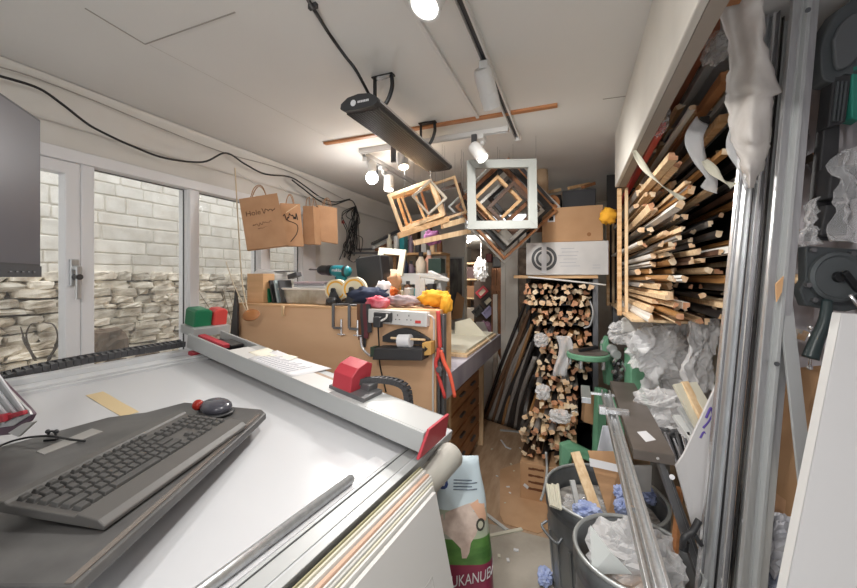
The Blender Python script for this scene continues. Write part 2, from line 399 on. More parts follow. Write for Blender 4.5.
# ================================================================ the mat cutter by the window
HD = math.radians(5.83); TL = math.radians(9.74)
A_ = Vector((math.sin(HD), math.cos(HD), 0)); BH = Vector((math.cos(HD), -math.sin(HD), 0))
B_ = BH * math.cos(TL) - UP * math.sin(TL); N_ = B_.cross(A_)
O_ = P(183, 345, 1.817) - N_ * .045
RB = basis(B_, A_, N_); MBED = Matrix.Translation(O_) @ RB.to_4x4()
def BP(u, v, w=0): return O_ + A_ * u + B_ * v + N_ * w
class LB(MB):
    """built in the cutter's own frame: x across the bed, y along it, z up from it"""
    def build(self, *a, **k): self.xf(MBED); return MB.build(self, *a, **k)
cut = thing('mat_cutter', 'large white sloping-bed mat cutting machine with red-capped cross beam below the window', 'cutting machine', BP(-.5, .7, -.8) * Vector((1, 1, 0)) if False else Vector((BP(-.5, .7).x, BP(-.5, .7).y, 0)))
LB().span((.10, -1.5, -.04), (1.36, .30, 0)).build('bed', WHITE, cut, bevel=.003)
r = LB().span((.03, -1.5, -.03), (.135, .32, .012)).span((.03, -1.5, .012), (.06, .32, .034)).span((.105, -1.5, .012), (.125, .32, .022))
o = r.build('edge_rail', mat('rail_white_metal', rgb(206, 208, 210), .35, .1), cut, bevel=.002); o['label'] = 'aluminium guide rail along the window side'
r = LB().span((1.345, -1.5, -.03), (1.365, .2, .004)).span((1.30, -1.5, -.01), (1.338, .2, .003)).span((1.288, -1.5, -.01), (1.297, .2, .005))
o = r.build('edge_rail', GREYL, cut, bevel=.0015); o['label'] = 'grey guide rail along the aisle side'
LB().span((1.338, -1.5, -.012), (1.345, .2, -.002)).span((1.297, -1.5, -.012), (1.30, .2, .0005)).build('rail_groove', BLACK, cut)
k = LB().cyl((1.262, -1.45, .014), (1.262, -.21, .014), .013, n=16)
o = k.build('clamp_bar', ALU, cut, smooth=True); o['label'] = 'round silver clamp bar on the bed'
LB().span((1.235, -1.45, .0), (1.285, -.06, .003)).build('clamp_strip', clear('clear_strip', (.9, .9, .92), .3), cut)
LB().span((.10, -1.45, -.12), (1.33, .24, -.04)).build('underframe', GREYL, cut, bevel=.004)
def leg(x, y):
    q = BP(y, x, -.12); q2 = Vector((q.x, q.y, 0)); MB().bar(q2, q + UP * .02, .07, .07, A_).build('leg', GREYL, cut, bevel=.003)
for x, y in ((.16, -1.3), (.16, .12), (1.2, -1.3), (1.2, .12)): leg(x, y)
# cross beam
LB().span((.03, 0, .04), (1.372, .012, .11)).span((.35, .012, .095), (1.372, .165, .11)).span((.05, .153, .04), (1.372, .165, .11)).span((.30, .012, .045), (1.372, .153, .05)).build('cross_beam', GREYL, cut, bevel=.003)
o = LB().span((.35, -.003, .110), (.96, .10, .1125)).build('beam_cover', WHITEM, cut, bevel=.001); o['label'] = 'white cover strip on the beam'
e = LB().prism([(1.372, -.03, .035), (1.372, .175, .035), (1.372, .175, .118), (1.372, .02, .118)], (.010, 0, 0)).build('end_plate', RED, cut, bevel=.002); e['label'] = 'red end plate'
LB().span((.07, .03, .05), (.30, .15, .075)).build('motor_tray', DARKG, cut, bevel=.003)
o = LB().span((.08, .02, .095), (.28, .055, .115)).span((.05, -.006, .012), (.10, .04, .03)).build('motor_plate', RED, cut, bevel=.003); o['label'] = 'dark red motor plate'
o = LB().span((.17, .07, .075), (.27, .14, .10)).build('motor', BLACKM, cut, bevel=.006)
g = LB().prism([(-.09, 0.045, .127), (-.09, .135, .127), (-.09, .135, .205), (-.09, .115, .217), (-.09, .055, .217), (-.09, .045, .205)], (.09, 0, 0)).build('valve_block', GREEN, cut, bevel=.006); g['label'] = 'green valve block'
g = LB().prism([(-.058, .14, .127), (-.058, .215, .127), (-.058, .215, .20), (-.058, .2, .215), (-.058, .155, .215), (-.058, .14, .20)], (.065, 0, 0)).build('valve_block', REDB, cut, bevel=.006); g['label'] = 'red valve block'
LB().span((-.09, .03, .085), (.03, .22, .128)).build('valve_base', GREYL, cut, bevel=.002)
# red cutting head with bevelled shell
h = LB().prism([(.945, .03, .135), (1.035, .03, .135), (1.05, .155, .135), (.94, .155, .135)], (0, 0, .001))
hd = LB()
pf = [(.03, .125), (.15, .125), (.15, .215), (.115, .228), (.06, .213), (.03, .185)]
hd.prism([(.945, y, z) for y, z in pf], (.09, 0, 0)).build('cutting_head', RED, cut, bevel=.003)
LB().span((.93, .03, .108), (1.10, .15, .126)).span((1.03, .09, .11), (1.075, .15, .15)).build('head_carriage', STEELD, cut, bevel=.002)
# drag chains: links along a path
def chain(path, wd, ht, side, parent, n):
    pts = smoothpath(path, 24); L = [0]
    for i in range(1, len(pts)): L.append(L[-1] + (pts[i] - pts[i - 1]).length)
    mb = MB(); step = L[-1] / n; i = 0
    for q in range(n):
        s = (q + .5) * step
        while L[i + 1] < s: i += 1
        f = (s - L[i]) / max(1e-6, L[i + 1] - L[i]); p = pts[i].lerp(pts[i + 1], f); t = (pts[i + 1] - pts[i]).normalized()
        b2 = t.cross(side).normalized(); R = basis(t, side, b2)
        mb.box(p + side * wd / 2, (step * .93, .004, ht), R).box(p - side * wd / 2, (step * .93, .004, ht), R)
        mb.box(p + b2 * ht * .38, (step * .5, wd, .003), R).box(p - b2 * ht * .38, (step * .5, wd, .003), R).box(p, (step * .98, wd * .8, ht * .45), R)
    return mb.build('drag_chain', DARKG, parent)
chain([BP(-.60, .0, -.06), BP(-.655, -.0, -.02), BP(-.59, -.0, .03), BP(-.35, -.0, .050), BP(0, -.0, .055)], .042, .026, B_, cut, 34)
chain([BP(.09, 1.03, .155), BP(.18, 1.09, .155), BP(.235, 1.15, .13), BP(.24, 1.18, .06)], .03, .024, A_, cut, 14)
# grey roll at the end of the beam
rl = thing('paper_roll', 'thick grey roll lying at the aisle end of the red-capped beam', 'roll', BP(0, 1.435, -.06))
q0, q1 = BP(.014, 1.380, -.085), BP(.205, 1.412, -.03)
MB().lathe([(.0, -.003), (.030, -.003), (.046, 0), (.048, .01), (.048, .186), (.044, .194), (.030, .196), (0.0, .196)], q0, 28, 0, q1 - q0, cap=False).build('roll', mat('grey_vinyl', rgb(176, 174, 166), .5), rl, smooth=True)
MB().cyl(q0 - A_ * .006, q0 + A_ * .01, .016).build('core', CARD, rl, smooth=True)
MB().bar(q0 + A_ * .12 - B_ * .03 + N_ * .02, q0 + A_ * .12 - B_ * .075 + N_ * .03, .03, .012, N_).build('bracket', GREYL, rl)
# documents on the beam, tape on the bed
def paper(name, quad, lab, m=PAPER, w=0, lines=0, th=.0012):
    q = [Vector(p) for p in quad]
    t = thing(name, lab, 'paper', (q[0] + q[2]) / 2)
    def fn(u, v):
        p = q[0].lerp(q[1], u).lerp(q[3].lerp(q[2], u), v); return p + N_ * (w + .004 * math.sin(u * 5) * math.sin(v * 4))
    MB().sheet(fn, 8, 8, -th).build('sheet', m, t, smooth=True)
    if lines:
        mb = MB()
        for i in range(lines):
            v = .12 + .76 * i / lines
            for (u0, u1) in ((.08, .38), (.42, .55 + .3 * ((i * 7) % 3) / 3)): mb.bar(fn(u0, v) + N_ * .0016, fn(u1, v) + N_ * .0016, .0022, .0005, N_)
        mb.build('print', mat('grey_print', rgb(118, 120, 140), .8), t)
    return t
paper('printed_sheet', [BP(-.0, .49, .114), BP(.17, .47, .114), BP(.185, .80, .114), BP(.0, .76, .116)], 'printed white sheet of paper lying curled on the white cross beam', lines=12)
paper('blank_sheet', [BP(.05, .42, .113), BP(.16, .41, .113), BP(.18, .6, .1125), BP(.04, .62, .1125)], 'blank cream paper sheet under the printed sheet on the beam', mat('cream_paper', rgb(232, 228, 214), .7), 0, 0)
o = LB().span((.78, .012, .1105), (.92, .12, .1115)).build('brown_gap_patch', mat('gap_brown', rgb(150, 128, 108), .5)); tag(o, 'brown gap in the top of the beam beside the red cutting head', 'tape')  # thin brown patch standing in for a gap in the beam top
tp = LB().sheet(lambda u, v: (.245 + .235 * u, -.455 + .05 * v + .012 * u, .0014 + .0006 * math.sin(9 * u)), 10, 3, .0008).build('masking_tape', mat('masking_tape', rgb(214, 192, 150), .55))
tag(tp, 'strip of beige masking tape stuck on the white cutter bed', 'tape')
# ---------------------------------------------------------------- mount boards leaning in the cutter's side
LEAN = math.radians(12.5); DN = (-UP * math.cos(LEAN) + BH * math.sin(LEAN)); NB = DN.cross(A_)
def board(v, u0, u1, th, m, lab, name='mount_board', ztop=None, group=None, cat='board'):
    top = O_ + A_ * 0 + B_ * v
    if ztop: top.z = ztop
    L = (top.z - .005) / math.cos(LEAN); nrm = BH * math.cos(LEAN) + UP * math.sin(LEAN)
    q = [top + A_ * u0, top + A_ * u1, top + A_ * u1 + DN * L, top + A_ * u0 + DN * L]
    o = MB().prism(q, nrm * th).build(name, m, bevel=.0008); tag(o, lab, cat, group); return o, q, nrm, L
cream = mat('cream_board', rgb(206, 202, 184), .7); wb = mat('white_board', rgb(206, 205, 201), .65); peach = mat('peach_board', rgb(206, 172, 150), .7); gb = mat('pale_grey_board', rgb(188, 188, 183), .7); olive = mat('olive_board', rgb(168, 162, 130), .7)
bl = [(1.376, -.0, .004, olive, 'olive-edged mount board, innermost of the boards leaning on the cutter'), (1.384, -.005, .006, cream, 'cream mount board just inside the thick white board on the cutter side'),
      (1.394, -.01, .012, wb, 'thick white mount board leaning between the cream and the peach board'), (1.410, -.02, .011, peach, 'peach-coloured mount board among the boards leaning on the cutter'),
      (1.424, -.02, .006, wb, 'thin white mount board just outside the peach one'), (1.433, -.035, .007, gb, 'pale grey mount board outside the peach one'), (1.443, -.045, .005, cream, 'cream mount board, second from the white panel'),
      (1.451, -.06, .007, wb, 'white mount board next to the white panel with cut lines')]
for v, u1, th, m, lab in bl: board(v, -1.45, u1, th, m, lab, ztop=.882 - (v - 1.376) * .16)
o, q, nr, L = board(1.464, -1.45, -.08, .012, WHITEM, 'white panel with two cut lines, outermost of those leaning on the cutter', 'cut_panel', ztop=.865, cat='panel')
s = MB(); lp = lambda a, b: q[1] + (q[0] - q[1]) * a + DN * b + nr * .0122
for p0, p1 in ((lp(.07, .17), lp(.07, .80)), (lp(.07, .17), lp(.40, .17)), (lp(.035, .24), lp(.035, .80))): s.bar(p0, p1, .002, .0008, nr)
s.build('cut_line', mat('cut_line_grey', rgb(176, 174, 170), .8), o)
# ---------------------------------------------------------------- keyboard tray, keyboard, trackball
TZ = 1.04
pts = [PZ(x, y, TZ) for x, y in ((75, 586), (150, 518), (258, 421), (266, 413), (262, 409), (240, 407), (185, 402), (146, 412), (93, 419), (40, 427), (-60, 445), (-230, 520), (-300, 586))]
tray = thing('keyboard_tray', 'black keyboard tray with polished edge held above the white bed', 'tray', Vector((sum((p.x for p in pts)) / 13, .4, TZ - .02)))
TRAYM = mat('black_tray_vinyl', rgb(72, 71, 71), .42, col2=rgb(92, 91, 90), scale=9, bump=.03)
MB().prism([p - UP * .022 for p in pts], UP * .022).build('tray_top', TRAYM, tray, bevel=.005)
mid = lambda a, b, f: a.lerp(b, f)
o = MB().bar(PZ(76, 584, TZ) + UP * .001 - RT * .012, PZ(262, 415, TZ) + UP * .001 - RT * .012, .012, .003).build('edge_strip', mat('worn_edge', rgb(120, 112, 106), .25, .3), tray, bevel=.001); o['label'] = 'worn shiny edge strip'
ctr = PZ(0, 470, TZ) - UP * .02
ax_, ay_ = ctr.x - .25, ctr.y
MB().cyl((ax_, ay_, O_.z - (N_.x * (ax_ - O_.x) + N_.y * (ay_ - O_.y)) / N_.z + .002), (ctr.x - .25, ctr.y, TZ - .02), .025).bar((ctr.x - .25, ctr.y, TZ - .035), ctr - UP * .012, .06, .03).build('support_arm', BLACKM, tray)
ka = math.radians(-4.0); KF = (FW * math.cos(ka) - RT * math.sin(ka)); KB = -(RT * math.cos(ka) + FW * math.sin(ka)) + FW * 0
KB = Vector((-KF.y, KF.x, 0)); kt = math.radians(6.5)
KBt = KB * math.cos(kt) + UP * math.sin(kt); KN = KF.cross(KBt)
ko = P(104, 523, .655); ko.z = TZ + .004
RK = basis(KF, KBt, KN); MK = Matrix.Translation(ko) @ RK.to_4x4()
kb = thing('computer_keyboard', 'full-size black computer keyboard with wide palm rest on the tray', 'keyboard', ko, RK)
KBM = mat('keyboard_black', rgb(84, 82, 80), .45); KEYM = mat('key_black', rgb(72, 71, 70), .5)
KL = .452; prof = [(0, 0), (0, .008), (.014, .017), (.056, .022), (.060, .0165), (.196, .0165), (.200, .021), (.222, .020), (.232, .010), (.232, 0)]
MB().prism([(0, y, z) for y, z in prof], (KL, 0, 0)).xf(MK).build('case', KBM, kb, bevel=.0025)
U = .0190
def key_mesh(wd, dp=.0165):
    w2, d2 = wd / 2 - .0012, dp / 2; mb = MB()
    lo = [(-w2, -d2, 0), (w2, -d2, 0), (w2, d2, 0), (-w2, d2, 0)]; hi = [(-w2 + .0022, -d2 + .0018, .0075), (w2 - .0022, -d2 + .0018, .0075), (w2 - .0022, d2 - .003, .0085), (-w2 + .0022, d2 - .003, .0085)]
    mb.add(lo + hi, [(3, 2, 1, 0), (4, 5, 6, 7), (0, 1, 5, 4), (1, 2, 6, 5), (2, 3, 7, 6), (3, 0, 4, 7)]); return mb
km = {}
def key(x, y, wd, dp=.0195):
    y = .0605 + (y - .0595 + .0095) * 1.22
    kk = (round(wd, 4), dp)
    if kk not in km:
        o = key_mesh(wd, dp).build('key', KEYM); o.parent = kb; km[kk] = o; o.location = (x + wd / 2, y, .0160)
        bv = o.modifiers.new('bevel', 'BEVEL'); bv.width = .0012; bv.segments = 2
    else:
        o = km[kk].copy(); C.objects.link(o); o.location = (x + wd / 2, y, .0160)
rows = [(.0595, [1.25, 1.25, 1.25, 6.25, 1.25, 1.25, 1.25, 1.25]), (.0785, [2.25] + [1] * 10 + [2.75]), (.0975, [1.75] + [1] * 11 + [2.25]), (.1165, [1.5] + [1] * 12 + [1.5]), (.1355, [1] * 13 + [2])]
x0 = .012
for y, ws in rows:
    x = x0
    for wd in ws: key(x, y, wd * U); x += wd * U
for i in range(12): key(x0 + (i * 1.25) * U, .1535, 1.1 * U, .013)
nx = x0 + 15.25 * U
for y in (.1165, .1355):
    for i in range(3): key(nx + i * U, y, U)
for i in range(3): key(nx + i * U, .0595, U)
key(nx + U, .0785, U)
px_ = nx + 3.25 * U
for i, y in enumerate((.0595, .0785, .0975, .1165, .1355)):
    for c_ in range(4):
        if i == 0 and c_ == 1: continue
        if px_ + (c_ + 1) * U < KL: key(px_ + c_ * U, y, U)
tb = PZ(216, 410, TZ + .012); t = thing('trackball', 'dark trackball mouse with a red ball at the far end of the tray', 'mouse', (tb.x, tb.y, TZ))
MB().blob(tb + UP * .012, (.045, .062, .024), rotz(YAW + .9), 20, 10, .9).build('body', mat('dark_grey_gloss', rgb(72, 72, 80), .25), t, smooth=True)
MB().blob(PZ(198, 405, TZ + .03), (.018, .018, .018), None, 16, 10).build('ball', mat('deep_red_gloss', rgb(150, 40, 30), .15), t, smooth=True)
MB().blob(tb - UP * .004, (.05, .067, .0075), rotz(YAW + .9), 20, 6, .8).build('base', BLACK, t, smooth=True)
# cable, clip and ruler strip on the tray
cb = MB().tube(smoothpath([PZ(-40, 470, TZ + .004), PZ(0, 446, TZ + .006), PZ(25, 438, TZ + .014), PZ(50, 436, TZ + .022), PZ(68, 439, TZ + .006), PZ(85, 441, TZ + .004)]), .0028).build('keyboard_cable', CABLE, smooth=True)
tag(cb, 'black keyboard cable running across the tray through a clip', 'cable')
cl = PZ(52, 440, TZ); clt = thing('cable_clip', 'small black cable clip standing on the tray behind the keyboard', 'clip', cl)
MB().box(cl + UP * .003, (.03, .018, .006), rotz(.6)).build('foot', BLACKM, clt, bevel=.001)
MB().tube(arc(cl + UP * .015, RT, UP, .010, -.2, PI + .2), .003).blob(cl + UP * .024 - RT * .012, (.006, .006, .006)).blob(cl + UP * .024 + RT * .012, (.006, .006, .006)).build('loop', BLACK, clt, smooth=True)
rs = MB().prism([PZ(36, 452, TZ), PZ(44, 455, TZ), PZ(103, 432, TZ), PZ(92, 429, TZ)], UP * .002).build('grey_ruler', mat('pale_grey_plastic', rgb(150, 148, 145), .5)); tag(rs, 'pale grey strip lying on the tray behind the keyboard', 'ruler')
# silver ribbed tape gun standing at the tray's back edge
tg = thing('label_printer', 'silver ribbed desk device with purple rim and red catch at the tray edge', 'device', PZ(18, 432, TZ))
g0 = [P(x - 7, y + 2, .99) for x, y in ((-40, 300), (0, 371), (35, 407), (40, 413), (36, 420), (16, 433), (-60, 441))]
rim = MB().prism(g0, FW * .012).build('rim', mat('purple_rim', rgb(96, 74, 88), .35), tg, bevel=.003); rim['label'] = 'dark purple rim'
MB().prism([P(x, y, .985) for x, y in ((-40, 314), (0, 381), (29, 411), (31, 415), (13, 426), (-60, 435))], FW * .006).build('panel', ALU, tg, bevel=.001)
mb = MB()
for i in range(5): mb.bar(P(-40 - 5 * i, 322 + 13 * i, .982), P(26 - 7 * i, 414 + 3 * i, .982), .006, .004, FW)
mb.build('rib', PAPER, tg)
o = MB().bar(P(-8, 421, .975), P(26, 412, .975), .012, .012).bar(P(-8, 420, .97), P(8, 417, .97), .02, .02).build('catch', RED, tg, bevel=.003); o['label'] = 'red catch'
MB().prism([P(8, 433, .98), P(18, 437, .98), P(34, 422, .98), P(22, 424, .98)], FW * .01).build('foot', WHITEM, tg)
# ---------------------------------------------------------------- monitor at the left edge
mp = P(41, 120, .75); dirm = (P(0, 92, .636) - mp); dirm.z = 0; dirm.normalize(); mn = Vector((dirm.y, -dirm.x, 0))
if mn.dot(RT) < 0: mn = -mn
H = .3226; BK = -mn
mon = thing('computer_monitor', 'wide computer monitor seen edge-on at the left, dark reflective screen', 'monitor', mp + dirm * .27 - UP * H)
q = [mp, mp + dirm * .54, mp + dirm * .54 - UP * H, mp - UP * H]
MB().prism(q, BK * .03).build('housing', BLACK, mon, bevel=.003)
e = .006; qs = [q[0] + dirm * e - UP * e, q[1] - dirm * e - UP * e, q[2] - dirm * e + UP * .026, q[3] + dirm * e + UP * .026]
MB().prism([p + mn * .0006 for p in qs], BK * .0012).build('screen', mat('monitor_glass', rgb(80, 79, 84), .3), mon)
MB().prism([q[3] + mn * .001, q[2] + mn * .001, q[2] + UP * .022 + mn * .001, q[3] + UP * .022 + mn * .001], BK * .002).build('bezel', mat('bezel_charcoal', rgb(52, 54, 58), .4), mon)
mb = MB()
for i in range(5): mb.box(q[3] + dirm * (.03 + .018 * i) + UP * .010 + mn * .0015, (.006, .004, .002), basis(dirm, mn, UP))
mb.build('button', mat('button_grey', rgb(120, 122, 126), .4), mon)
cm = q[0].lerp(q[2], .5) + BK * .03
MB().bar(cm, cm + BK * .08, .1, .1).bar(cm + BK * .08, Vector((cm.x + BK.x * .08, cm.y + BK.y * .08, TZ)), .05, .05).build('stand_arm', BLACKM, mon)
# ---------------------------------------------------------------- outside the window
at = thing('antlers', 'deer skull mount with branching antlers standing outside by the stone wall', 'ornament', (-2.5, .98, .80))
ac = PX(42, 368, -2.5)
mb = MB()
for sx in (-1, 1):
    k = .0052
    A = lambda dx, dy: ac + RT * (sx * dx * .0036) + UP * (dy * k)
    mb.tube(smoothpath([A(2, 0), A(8, 6), A(18, 20), A(22, 32), A(16, 42), A(4, 44)]), lambda f: .015 * (1 - .6 * f) * .4, 8)
    mb.tube([A(10, 9), A(14, 14), A(24, 24), A(28, 30)], lambda f: .008 * (1 - .7 * f), 7).tube([A(19, 22), A(26, 30), A(30, 40)], lambda f: .007 * (1 - .7 * f), 7)
mb.build('antler', mat('antler_brown', rgb(74, 60, 48), .6), at, smooth=True)
MB().blob(ac - UP * .06, (.05, .05, .10), None, 14, 10, 1, .2).blob(ac - UP * .16 + Vector((.03, 0, 0)), (.03, .035, .08)).build('skull', mat('bone', rgb(200, 186, 160), .7), at, smooth=True)
MB().cyl(ac - UP * .1, Vector((ac.x, ac.y, .80)), .035).build('post', BROWN, at)
RK2 = mat('brown_rock', rgb(128, 108, 90), .9, col2=rgb(92, 76, 62), scale=8, bump=.5)
def rock(px, py, X, s, lab, sd):
    c_ = PX(px, py, X); o = MB().blob(c_, s, None, 18, 12, .8, .35, 2.2, 0, sd).build('boulder', RK2); tag(o, lab, 'rock'); return c_
for px, py, X, s, lab, sd in ((108, 344, -2.5, (.09, .085, .085), 'brown boulder topmost in the rockery seen through the middle window', 1), (118, 372, -2.5, (.10, .12, .075), 'dark boulder lower in the rockery beneath the top one', 2), (148, 362, -2.5, (.07, .06, .07), 'small reddish boulder right of the rockery', 3), (72, 380, -2.6, (.08, .085, .07), 'low brown boulder beside the antlers', 4)):
    rock(px, py, X, s, lab, sd)
def twig(p0, n, h, lab, m, sd):
    r_ = random.Random(sd); mb = MB(); p0 = Vector(p0)
    for i in range(n):
        d = Vector((r_.uniform(-.3, .3), r_.uniform(-.3, .3), 1)).normalized() * h * r_.uniform(.6, 1)
        mb.tube(smoothpath([p0 + Vector((0, r_.uniform(-.04, .04), 0)), p0 + d * .5 + Vector((0, r_.uniform(-.03, .03), 0)), p0 + d + Vector((0, d.y * .25, -.05 * h))], 4), .0022, 5)
    o = mb.build('twig_bush', m); tag(o, lab, 'bush')
twig((-2.45, 2.12, .8), 12, .75, 'bare thin-stemmed bush outside the third window', mat('twig', rgb(120, 104, 84), .8), 3)
# ================================================================ the workbench with its tall back panel
YF = 1.75; TOPZ = 1.33
bench = thing('workbench', 'tan panelled workbench with raised shelf and brown drawers behind the cutter', 'workbench', (-1.35, 2.45, 0))
MB().span((-2.05, YF, .2), (-.66, YF + .02, TOPZ - .015)).build('back_panel', TAN, bench, bevel=.002)
MB().prism([(-2.05, YF - .004, TOPZ - .015), (-.645, YF - .004, TOPZ - .015), (-.645, 1.96, TOPZ - .015), (-1.0, 1.96, TOPZ - .015), (-1.0, 2.2, TOPZ - .015), (-2.05, 2.2, TOPZ - .015)], (0, 0, .015)).build('top_shelf', BIRCH, bench, bevel=.002)
MB().span((-2.1, YF + .01, .2), (-2.05, YF + .05, TOPZ)).build('edge_batten', PALE, bench, bevel=.002)
MB().span((-.66, YF + .02, .985), (-.645, 1.95, TOPZ - .015)).build('end_panel', BIRCH, bench)
for x in (-.652, -.630): MB().span((x, YF - .005, .05), (x + .014, YF + .035, TOPZ - .02)).build('metal_upright', STEELD, bench, bevel=.002)
MB().span((-2.05, YF + .03, .86), (-.62, 3.3, .985)).build('worktop', mat('slate_worktop', rgb(158, 152, 160), .45, col2=rgb(118, 112, 124), scale=4, stretch=(1, 1, .3)), bench, bevel=.003)
MB().span((-1.9, 2.28, .05), (-.80, 3.18, .86)).build('cabinet', DRAWERW, bench, bevel=.003)
for y in (2.26, 3.19): MB().span((-.83, y, 0), (-.76, y + .04, .86)).build('stile', PALE, bench, bevel=.003)
for i in range(5):
    z = .10 + i * .15
    d = MB().span((-.80, 2.33, z), (-.782, 3.14, z + .135)).build('drawer', DRAWERW, bench, bevel=.004)
    MB().span((-.782, 2.55, z + .075), (-.764, 2.66, z + .09)).build('pull', STEELD, d, bevel=.002)
    MB().span((-.782, 2.85, z + .075), (-.764, 2.96, z + .09)).build('pull', STEELD, d, bevel=.002)
def at(px, py, Y): return PY(px, py, Y)
def boxthing(name, lab, cat, px0, py0, px1, py1, Y, dep, m, bevel=.003, tilt=0, group=None):
    a, b = at(px0, py1, Y), at(px1, py0, Y); c = (a + b) / 2 + Vector((0, dep / 2, 0))
    o = MB().box(c, (abs(b.x - a.x), dep, abs(b.z - a.z)), Matrix.Rotation(tilt, 3, 'Y') if tilt else None).build(name, m, bevel=bevel); tag(o, lab, cat, group); return o
S = .006  # metres per pixel near the bench shelf
# stack of boards on the worktop behind
for i, (m, lab) in enumerate(((PALE, 'lower pale board lying on the bench worktop'), (cream, 'upper cream board lying on the bench worktop'))):
    o = MB().span((-1.3, 2.25 + .05 * i, .985 + .018 * i), (-.64 - .02 * i, 3.2 - .04 * i, 1.003 + .018 * i)).build('loose_board', m, bevel=.001); tag(o, lab, 'board')
q = at(456, 345, 2.9); o = MB().prism([at(455, 345, 2.9), at(492, 342, 2.9), at(470, 318, 2.95), at(455, 322, 2.95)], (0, .008, 0)).build('card_offcut', cream); tag(o, 'cream card offcut standing at the back of the bench worktop', 'card')
o = MB().prism([P(476, 322, 3.95), P(484, 322, 3.95), P(515, 392, 3.9), P(508, PZ(508, 418, 0).z * 0 + 416, 3.9), P(474, 416, 3.9)], FW * .008).build('leaning_sheet', mat('pale_grey_sheet', rgb(196, 194, 190), .6)); tag(o, 'pale grey sheet leaning against the far end of the bench', 'sheet')
# --- things on the raised shelf
ZS = TOPZ
def floorz(o, z=ZS): o.location.z = z; return o
o = boxthing('plywood_block', 'pale plywood block standing upright at the left end of the bench shelf', 'block', 247, 276, 263, 305, 1.80, .10, BIRCH, tilt=0); floorz(o)
for i, (px, m, lab) in enumerate(((264, GREEN, 'green thin book leaning on the plywood block'), (268, BLACK, 'black thin book leaning beside the green one'), (273, mat('pale_blue_book', rgb(170, 186, 190), .5), 'pale blue book leaning between two black ones'), (277, DARKG, 'charcoal book, rightmost of the leaning books'))):
    p = at(px, 305, 1.83); o = MB().box(p + Vector((.02, .06, .075)), (.014, .11, .15), Matrix.Rotation(-.22, 3, 'Y')).build('book', m, bevel=.002); tag(o, lab, 'book', 'leaning books on the bench shelf'); floorz(o)
o = MB().blob(at(272, 277, 1.98), (.14, .09, .05), None, 24, 12, .8, .35, 2, 0, 4).build('plastic_bag', FILMW, smooth=True); tag(o, 'white plastic bag lying over the leaning books', 'bag')
o = MB().bar(at(290, 277, 1.95), at(299, 274, 1.95), .05, .03).bar(at(272, 272, 1.98), at(294, 271, 1.98), .07, .006).build('stapler', DARKG, bevel=.004); tag(o, 'dark stapler on top of the white plastic bag', 'tool')
st = thing('storage_tray', 'silver rimmed tray full of papers on the bench shelf', 'tray', at(303, 305, 1.9) * Vector((1, 1, 0)) + Vector((0, 0, ZS)))
a, b = at(281, 305, 1.86), at(329, 290, 1.86); sv = mat('silver_foil', rgb(214, 208, 196), .25, .6, col2=rgb(170, 160, 140), scale=12)
MB().prism([(a.x + .05, 1.86, ZS), (b.x, 1.86, ZS), (b.x, 1.86, b.z), (a.x, 1.86, b.z)], (0, .2, 0)).build('body', sv, st, bevel=.003)
MB().frame(((a.x + b.x) / 2, 1.96, b.z + .004), (1, 0, 0), (0, 1, 0), b.x - a.x + .03, .23, .02, .012).build('rim', mat('bright_rim', rgb(236, 232, 226), .25, .3), st, bevel=.002)
for i in range(3):
    o = MB().box(((a.x + b.x) / 2 + .02 - .015 * i, 1.97, b.z + .018 + .013 * i), (.24 - .02 * i, .17, .011), rotz(.12 * i)).build('booklet', [PAPER, mat('grey_cover', rgb(150, 146, 150), .6), mat('mauve_cover', rgb(190, 170, 176), .6)][i], bevel=.001); tag(o, ['white booklet on the silver tray', 'grey booklet on top of the white booklet on the tray', 'mauve booklet topmost on the silver tray'][i], 'booklet')
# tape rolls on black dispensers
def taperoll(px, py, R_, lab, k):
    c = at(px, py, 1.86); t = thing('tape_dispenser', lab, 'tape dispenser', (c.x, c.y, ZS), group='tape dispensers on the bench shelf')
    ax = Vector((.35, -1, 0)).normalized()
    MB().lathe([(R_ * .78, -.026), (R_, -.026), (R_, .026), (R_ * .78, .026)], c, 28, 0, ax).lathe([(R_ * .62, -.026), (R_ * .62, .026)], c, 28, 0, ax, cap=False).build('tape_roll', mat('cream_tape', rgb(228, 216, 186), .5), t, smooth=False)
    MB().lathe([(R_ * .25, -.02), (R_ * .84, -.028), (R_ * .84, .028), (R_ * .25, .02)], c, 24, 0, ax).build('core', YEL, t)
    MB().prism([(c.x - .05, c.y - .034, ZS), (c.x + .09, c.y - .034, ZS), (c.x + .04, c.y - .034, ZS + .05), (c.x + .012, c.y - .034, c.z + .01), (c.x - .012, c.y - .034, c.z + .01)], (0, -.008, 0)).span((c.x - .06, c.y - .034, ZS), (c.x + .09, c.y + .03, ZS + .02)).build('holder', BLACK, t, bevel=.002)
    MB().cyl(c - Vector((0, .046, 0)), c - Vector((0, .03, 0)), .014).build('spindle', BLACKM, t)
    return c
taperoll(337, 290, .066, 'tape dispenser with yellow core, left of the pair on the bench shelf', 0); taperoll(355, 289, .072, 'larger tape dispenser with yellow core, right of the pair on the bench shelf', 1)
o = MB().blob(at(332, 300, 1.80), (.035, .03, .025), None, 14, 10, .8, .1).build('tape_measure', BLACK, smooth=True); tag(o, 'small black tape measure left of the tape dispensers', 'tape measure'); floorz(o)
